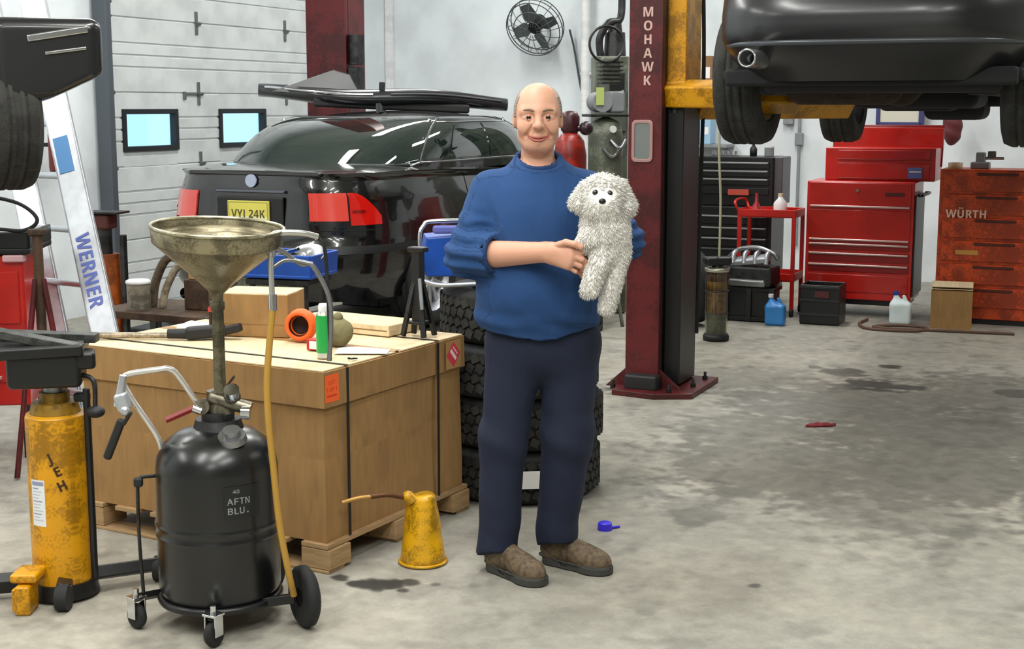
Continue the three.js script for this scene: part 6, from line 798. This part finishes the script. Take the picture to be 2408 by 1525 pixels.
  // --- trousers
  const tr = (x, y, z) => {
    let d = ell(x, y, z, [0.02, 0.85, 0.0], [0.195, 0.16, 0.135]);
    const leg = (h, k, a, r) => { let q = smin(cap(x, y, z, h, k, r[0], r[1]), cap(x, y, z, k, [a[0], 0.055, a[2]], r[1], r[2]), 0.05); return q; };
    const L = leg([-0.075, 0.83, 0.0], J.knL, J.anL, [0.105, 0.08, 0.074]), Rg = leg([0.118, 0.83, 0.0], J.knR, J.anR, [0.106, 0.088, 0.073]);
    let e = smin(L, Rg, 0.012); d = smin(d, e, 0.04);
    d -= 0.0045 * Math.sin(y * 34 + x * 16 + 3 * vn(x * 9, y * 9 + z * 7)) * sstep(0.34, 0.1, y) + 0.007 * (fbm(x * 11 + 3, y * 8 + z * 9, 3) - 0.5) + 0.003 * Math.sin(y * 50 + x * 30) * Math.exp(-((y - 0.5) ** 2) * 120);
    return Math.max(d, 0.062 + 0.03 * sstep(-0.02, 0.06, z - (x < -0.03 ? 0.05 : -0.03)) - y + (x > -0.03 ? 0.012 : 0), y - 0.95); };
  part(man, 'trousers', sdf(tr, [-0.26, 0.03, -0.18], [0.29, 0.97, 0.18], 0.0095), M('trousers_navy', '#131c33', 0.85, 0, { bumpMap: rep(TX.weave, 7), bumpScale: 0.0004, sheen: 0.1, sheenColor: new THREE.Color('#5068a0') }));
  // --- work boots
  const bootS = (x, y, z) => { // along +z, heel at 0
    let d = cap(x, y, z, [0, 0.07, 0.045], [0, 0.16, 0.03], 0.045, 0.043);
    d = smin(d, ell(x, y, z, [0, 0.05, 0.06], [0.041, 0.05, 0.065]), 0.03); d = smin(d, ell(x, y, z, [0, 0.042, 0.20], [0.05, 0.048, 0.085]), 0.04); d = smin(d, cap(x, y, z, [0, 0.10, 0.06], [0, 0.062, 0.17], 0.036, 0.035), 0.03);
    return Math.max(d, 0.02 - y, y - 0.17); };
  const soleS = (x, y, z) => { const q = Math.min(Math.hypot(x, Math.max(0, z - 0.21, 0.215 - z - 0.0) * 0) - 0, 0); let d = smin(smin(cap(x, 0, z, [0, 0, 0.045], [0, 0, 0.12], 0.044, 0.041), cap(x, 0, z, [0, 0, 0.12], [0, 0, 0.215], 0.041, 0.054), 0.02), cap(x, 0, z, [0, 0, 0.215], [0, 0, 0.24], 0.054, 0.049), 0.02); return Math.max(d, y - 0.03, 0.002 - y, -(0.012 - y + (z > 0.095 && z < 0.125 ? 0 : 1))); };
  const bm = mm('boot_leather', '#6d5d4a', 0.72, 0, 'grime', 9), sm = M('boot_sole', '#3b3b38', 0.8), lace = M('lace', '#5c4a34', 0.8);
  const bg = sdf(bootS, [-0.07, 0, -0.02], [0.07, 0.19, 0.31], 0.005), sg = sdf(soleS, [-0.075, -0.01, -0.02], [0.075, 0.05, 0.32], 0.005);
  for (const [x, z, a] of [[-0.172, -0.01, 0.74], [0.028, -0.085, 0.98]]) { const b = part(man, 'boot', bg, bm, [x, 0, z], [0, a, 0]); part(b, 'sole', sg, sm); for (let i = 0; i < 4; i++) part(b, 'lace', tube([[-0.028, 0.094 - i * 0.004, 0.12 + i * 0.016], [0, 0.1065 - i * 0.0065, 0.126 + i * 0.016], [0.028, 0.094 - i * 0.004, 0.12 + i * 0.016]], 0.0032, 12, 6), lace); part(b, 'welt', tube(lin(0, 1, 24).map((u) => { const q = u * Math.PI * 2, zc = 0.135 + Math.cos(q) * 0.152; return [Math.sin(q) * (0.045 + 0.011 * sstep(0.1, 0.22, zc)), 0.029, zc]; }), 0.0035, 60, 6, true), sm); }
}
// ---------------------------------------------------------------- the dog (same frame as the man)
{
  const dog = thing('dog', 'small fluffy white dog carried in the arms of the man', 'dog', MAN, 0);
  const HC = [0.213, 1.378, 0.262];
  const core = (x, y, z) => {
    let d = ell(x, y, z, HC, [0.07, 0.066, 0.062]);
    d = smin(d, ell(x, y, z, [0.204, 1.352, 0.312], [0.034, 0.026, 0.03]), 0.03);
    d = smin(d, ell(x, y, z, [0.204, 1.333, 0.295], [0.042, 0.024, 0.032]), 0.03);
    d = smin(d, cap(x, y, z, [0.160, 1.40, 0.25], [0.128, 1.352, 0.262], 0.024, 0.024), 0.012); d = smin(d, cap(x, y, z, [0.266, 1.40, 0.25], [0.293, 1.34, 0.262], 0.026, 0.027), 0.012);
    d = smin(d, cap(x, y, z, [0.213, 1.33, 0.24], [0.218, 1.26, 0.25], 0.058, 0.068), 0.05);
    d = smin(d, ell(x, y, z, [0.22, 1.245, 0.25], [0.074, 0.088, 0.06]), 0.04);
    d = smin(d, ell(x, y, z, [0.245, 1.185, 0.24], [0.054, 0.07, 0.056]), 0.04);
    d = smin(d, cap(x, y, z, [0.168, 1.235, 0.285], [0.122, 1.19, 0.268], 0.03, 0.023), 0.02);   // paw held in the hand
    d = smin(d, cap(x, y, z, [0.208, 1.175, 0.288], [0.166, 1.068, 0.312], 0.036, 0.027), 0.016); // hanging legs
    d = smin(d, cap(x, y, z, [0.266, 1.18, 0.262], [0.228, 1.002, 0.275], 0.034, 0.025), 0.012);
    return d; };
  const furN = (x, y, z) => 0.006 * (fbm(x * 60 + 9, y * 45 + z * 50, 3) - 0.5);
  const fur = M('fur_white', '#fffdf8', 0.95, 0, { sheen: 0.3, sheenColor: new THREE.Color('#ffffff'), sheenRoughness: 0.8 });
  const g = sdf((x, y, z) => core(x, y, z) - furN(x, y, z) - 0.002, [0.06, 0.95, 0.12], [0.36, 1.48, 0.38], 0.0055);
  const body = part(dog, 'body', g, fur);
  // tufts of coat over the body
  const P = g.attributes.position, N = g.attributes.normal, pos = [], idx = [], nor = []; let k = 0;
  const eyeC = [[0.183, 1.388, 0.321], [0.230, 1.386, 0.3205]];
  for (let i = 0; i < P.count; i++) {
    for (let c = 0; c < 1; c++) { if (rnd() > 0.7) continue;
      const p = V(P.getX(i), P.getY(i), P.getZ(i)), n = V(N.getX(i), N.getY(i), N.getZ(i)); const face = Math.hypot(p.x - 0.206, p.y - 1.368, p.z - 0.325); if (face < 0.026 || eyeC.some((e) => Math.hypot(p.x - e[0], p.y - e[1], p.z - e[2]) < 0.021)) continue;
      const headish = p.y > 1.31, len = (headish ? rr(0.009, 0.018) : rr(0.008, 0.016)) * (face < 0.05 ? 0.6 : 1), down = headish ? V((p.x - HC[0]) * 4, -0.55, 0.1) : V(rr(-0.3, 0.3), -0.9, 0.1);
      const dir = n.clone().multiplyScalar(0.45).add(down.multiplyScalar(0.8)).add(V(rr(-0.25, 0.25), rr(-0.25, 0.25), rr(-0.25, 0.25))).normalize(), side = dir.clone().cross(n).normalize(), up = side.clone().cross(dir).normalize(), w = rr(0.0016, 0.003);
      const q = [p.clone().addScaledVector(side, w), p.clone().addScaledVector(side, -w), p.clone().addScaledVector(up, w * 1.2), p.clone().addScaledVector(dir, len * 0.55).addScaledVector(n, len * 0.12).addScaledVector(side, w * 0.7), p.clone().addScaledVector(dir, len * 0.55).addScaledVector(n, len * 0.12).addScaledVector(side, -w * 0.7), p.clone().addScaledVector(dir, len * 0.55).addScaledVector(n, len * 0.2), p.clone().addScaledVector(dir, len)];
      for (const v of q) { pos.push(v.x, v.y, v.z); const nn = n.clone().addScaledVector(dir, 0.3).normalize(); nor.push(nn.x, nn.y, nn.z); }
      for (const t of [[0, 2, 5], [0, 5, 3], [2, 1, 4], [2, 4, 5], [1, 0, 3], [1, 3, 4], [3, 5, 6], [5, 4, 6], [4, 3, 6]]) idx.push(k + t[0], k + t[2], k + t[1]); k += 7; }
  }
  const fg = new THREE.BufferGeometry(); fg.setAttribute('position', new THREE.Float32BufferAttribute(pos, 3)); fg.setIndex(idx); fg.computeVertexNormals();
  part(dog, 'coat', fg, M('coat_white', '#fffdf8', 0.95, 0, { transmission: 0.35, thickness: 0 })).userData.kind = 'stuff';
  const eye = M('dog_eye', '#1a100c', 0.12, 0, { clearcoat: 1 }), nose = M('dog_nose', '#1d1512', 0.35);
  for (const e of eyeC) part(dog, 'eye', sp(0.0105, 16, 12), eye, e);
  part(dog, 'nose', at(sp(0.0105, 18, 12), 0, 0, 0, 0, 0, 0, [1.15, 0.9, 0.8]), nose, [0.2045, 1.3615, 0.3435]);
  part(dog, 'mouth', tube([[0.19, 1.3405, 0.333], [0.2, 1.3465, 0.340], [0.2045, 1.351, 0.3425], [0.209, 1.3465, 0.340], [0.219, 1.3405, 0.333]], 0.0022, 24, 6), nose);
}
renderer.render(scene, camera);
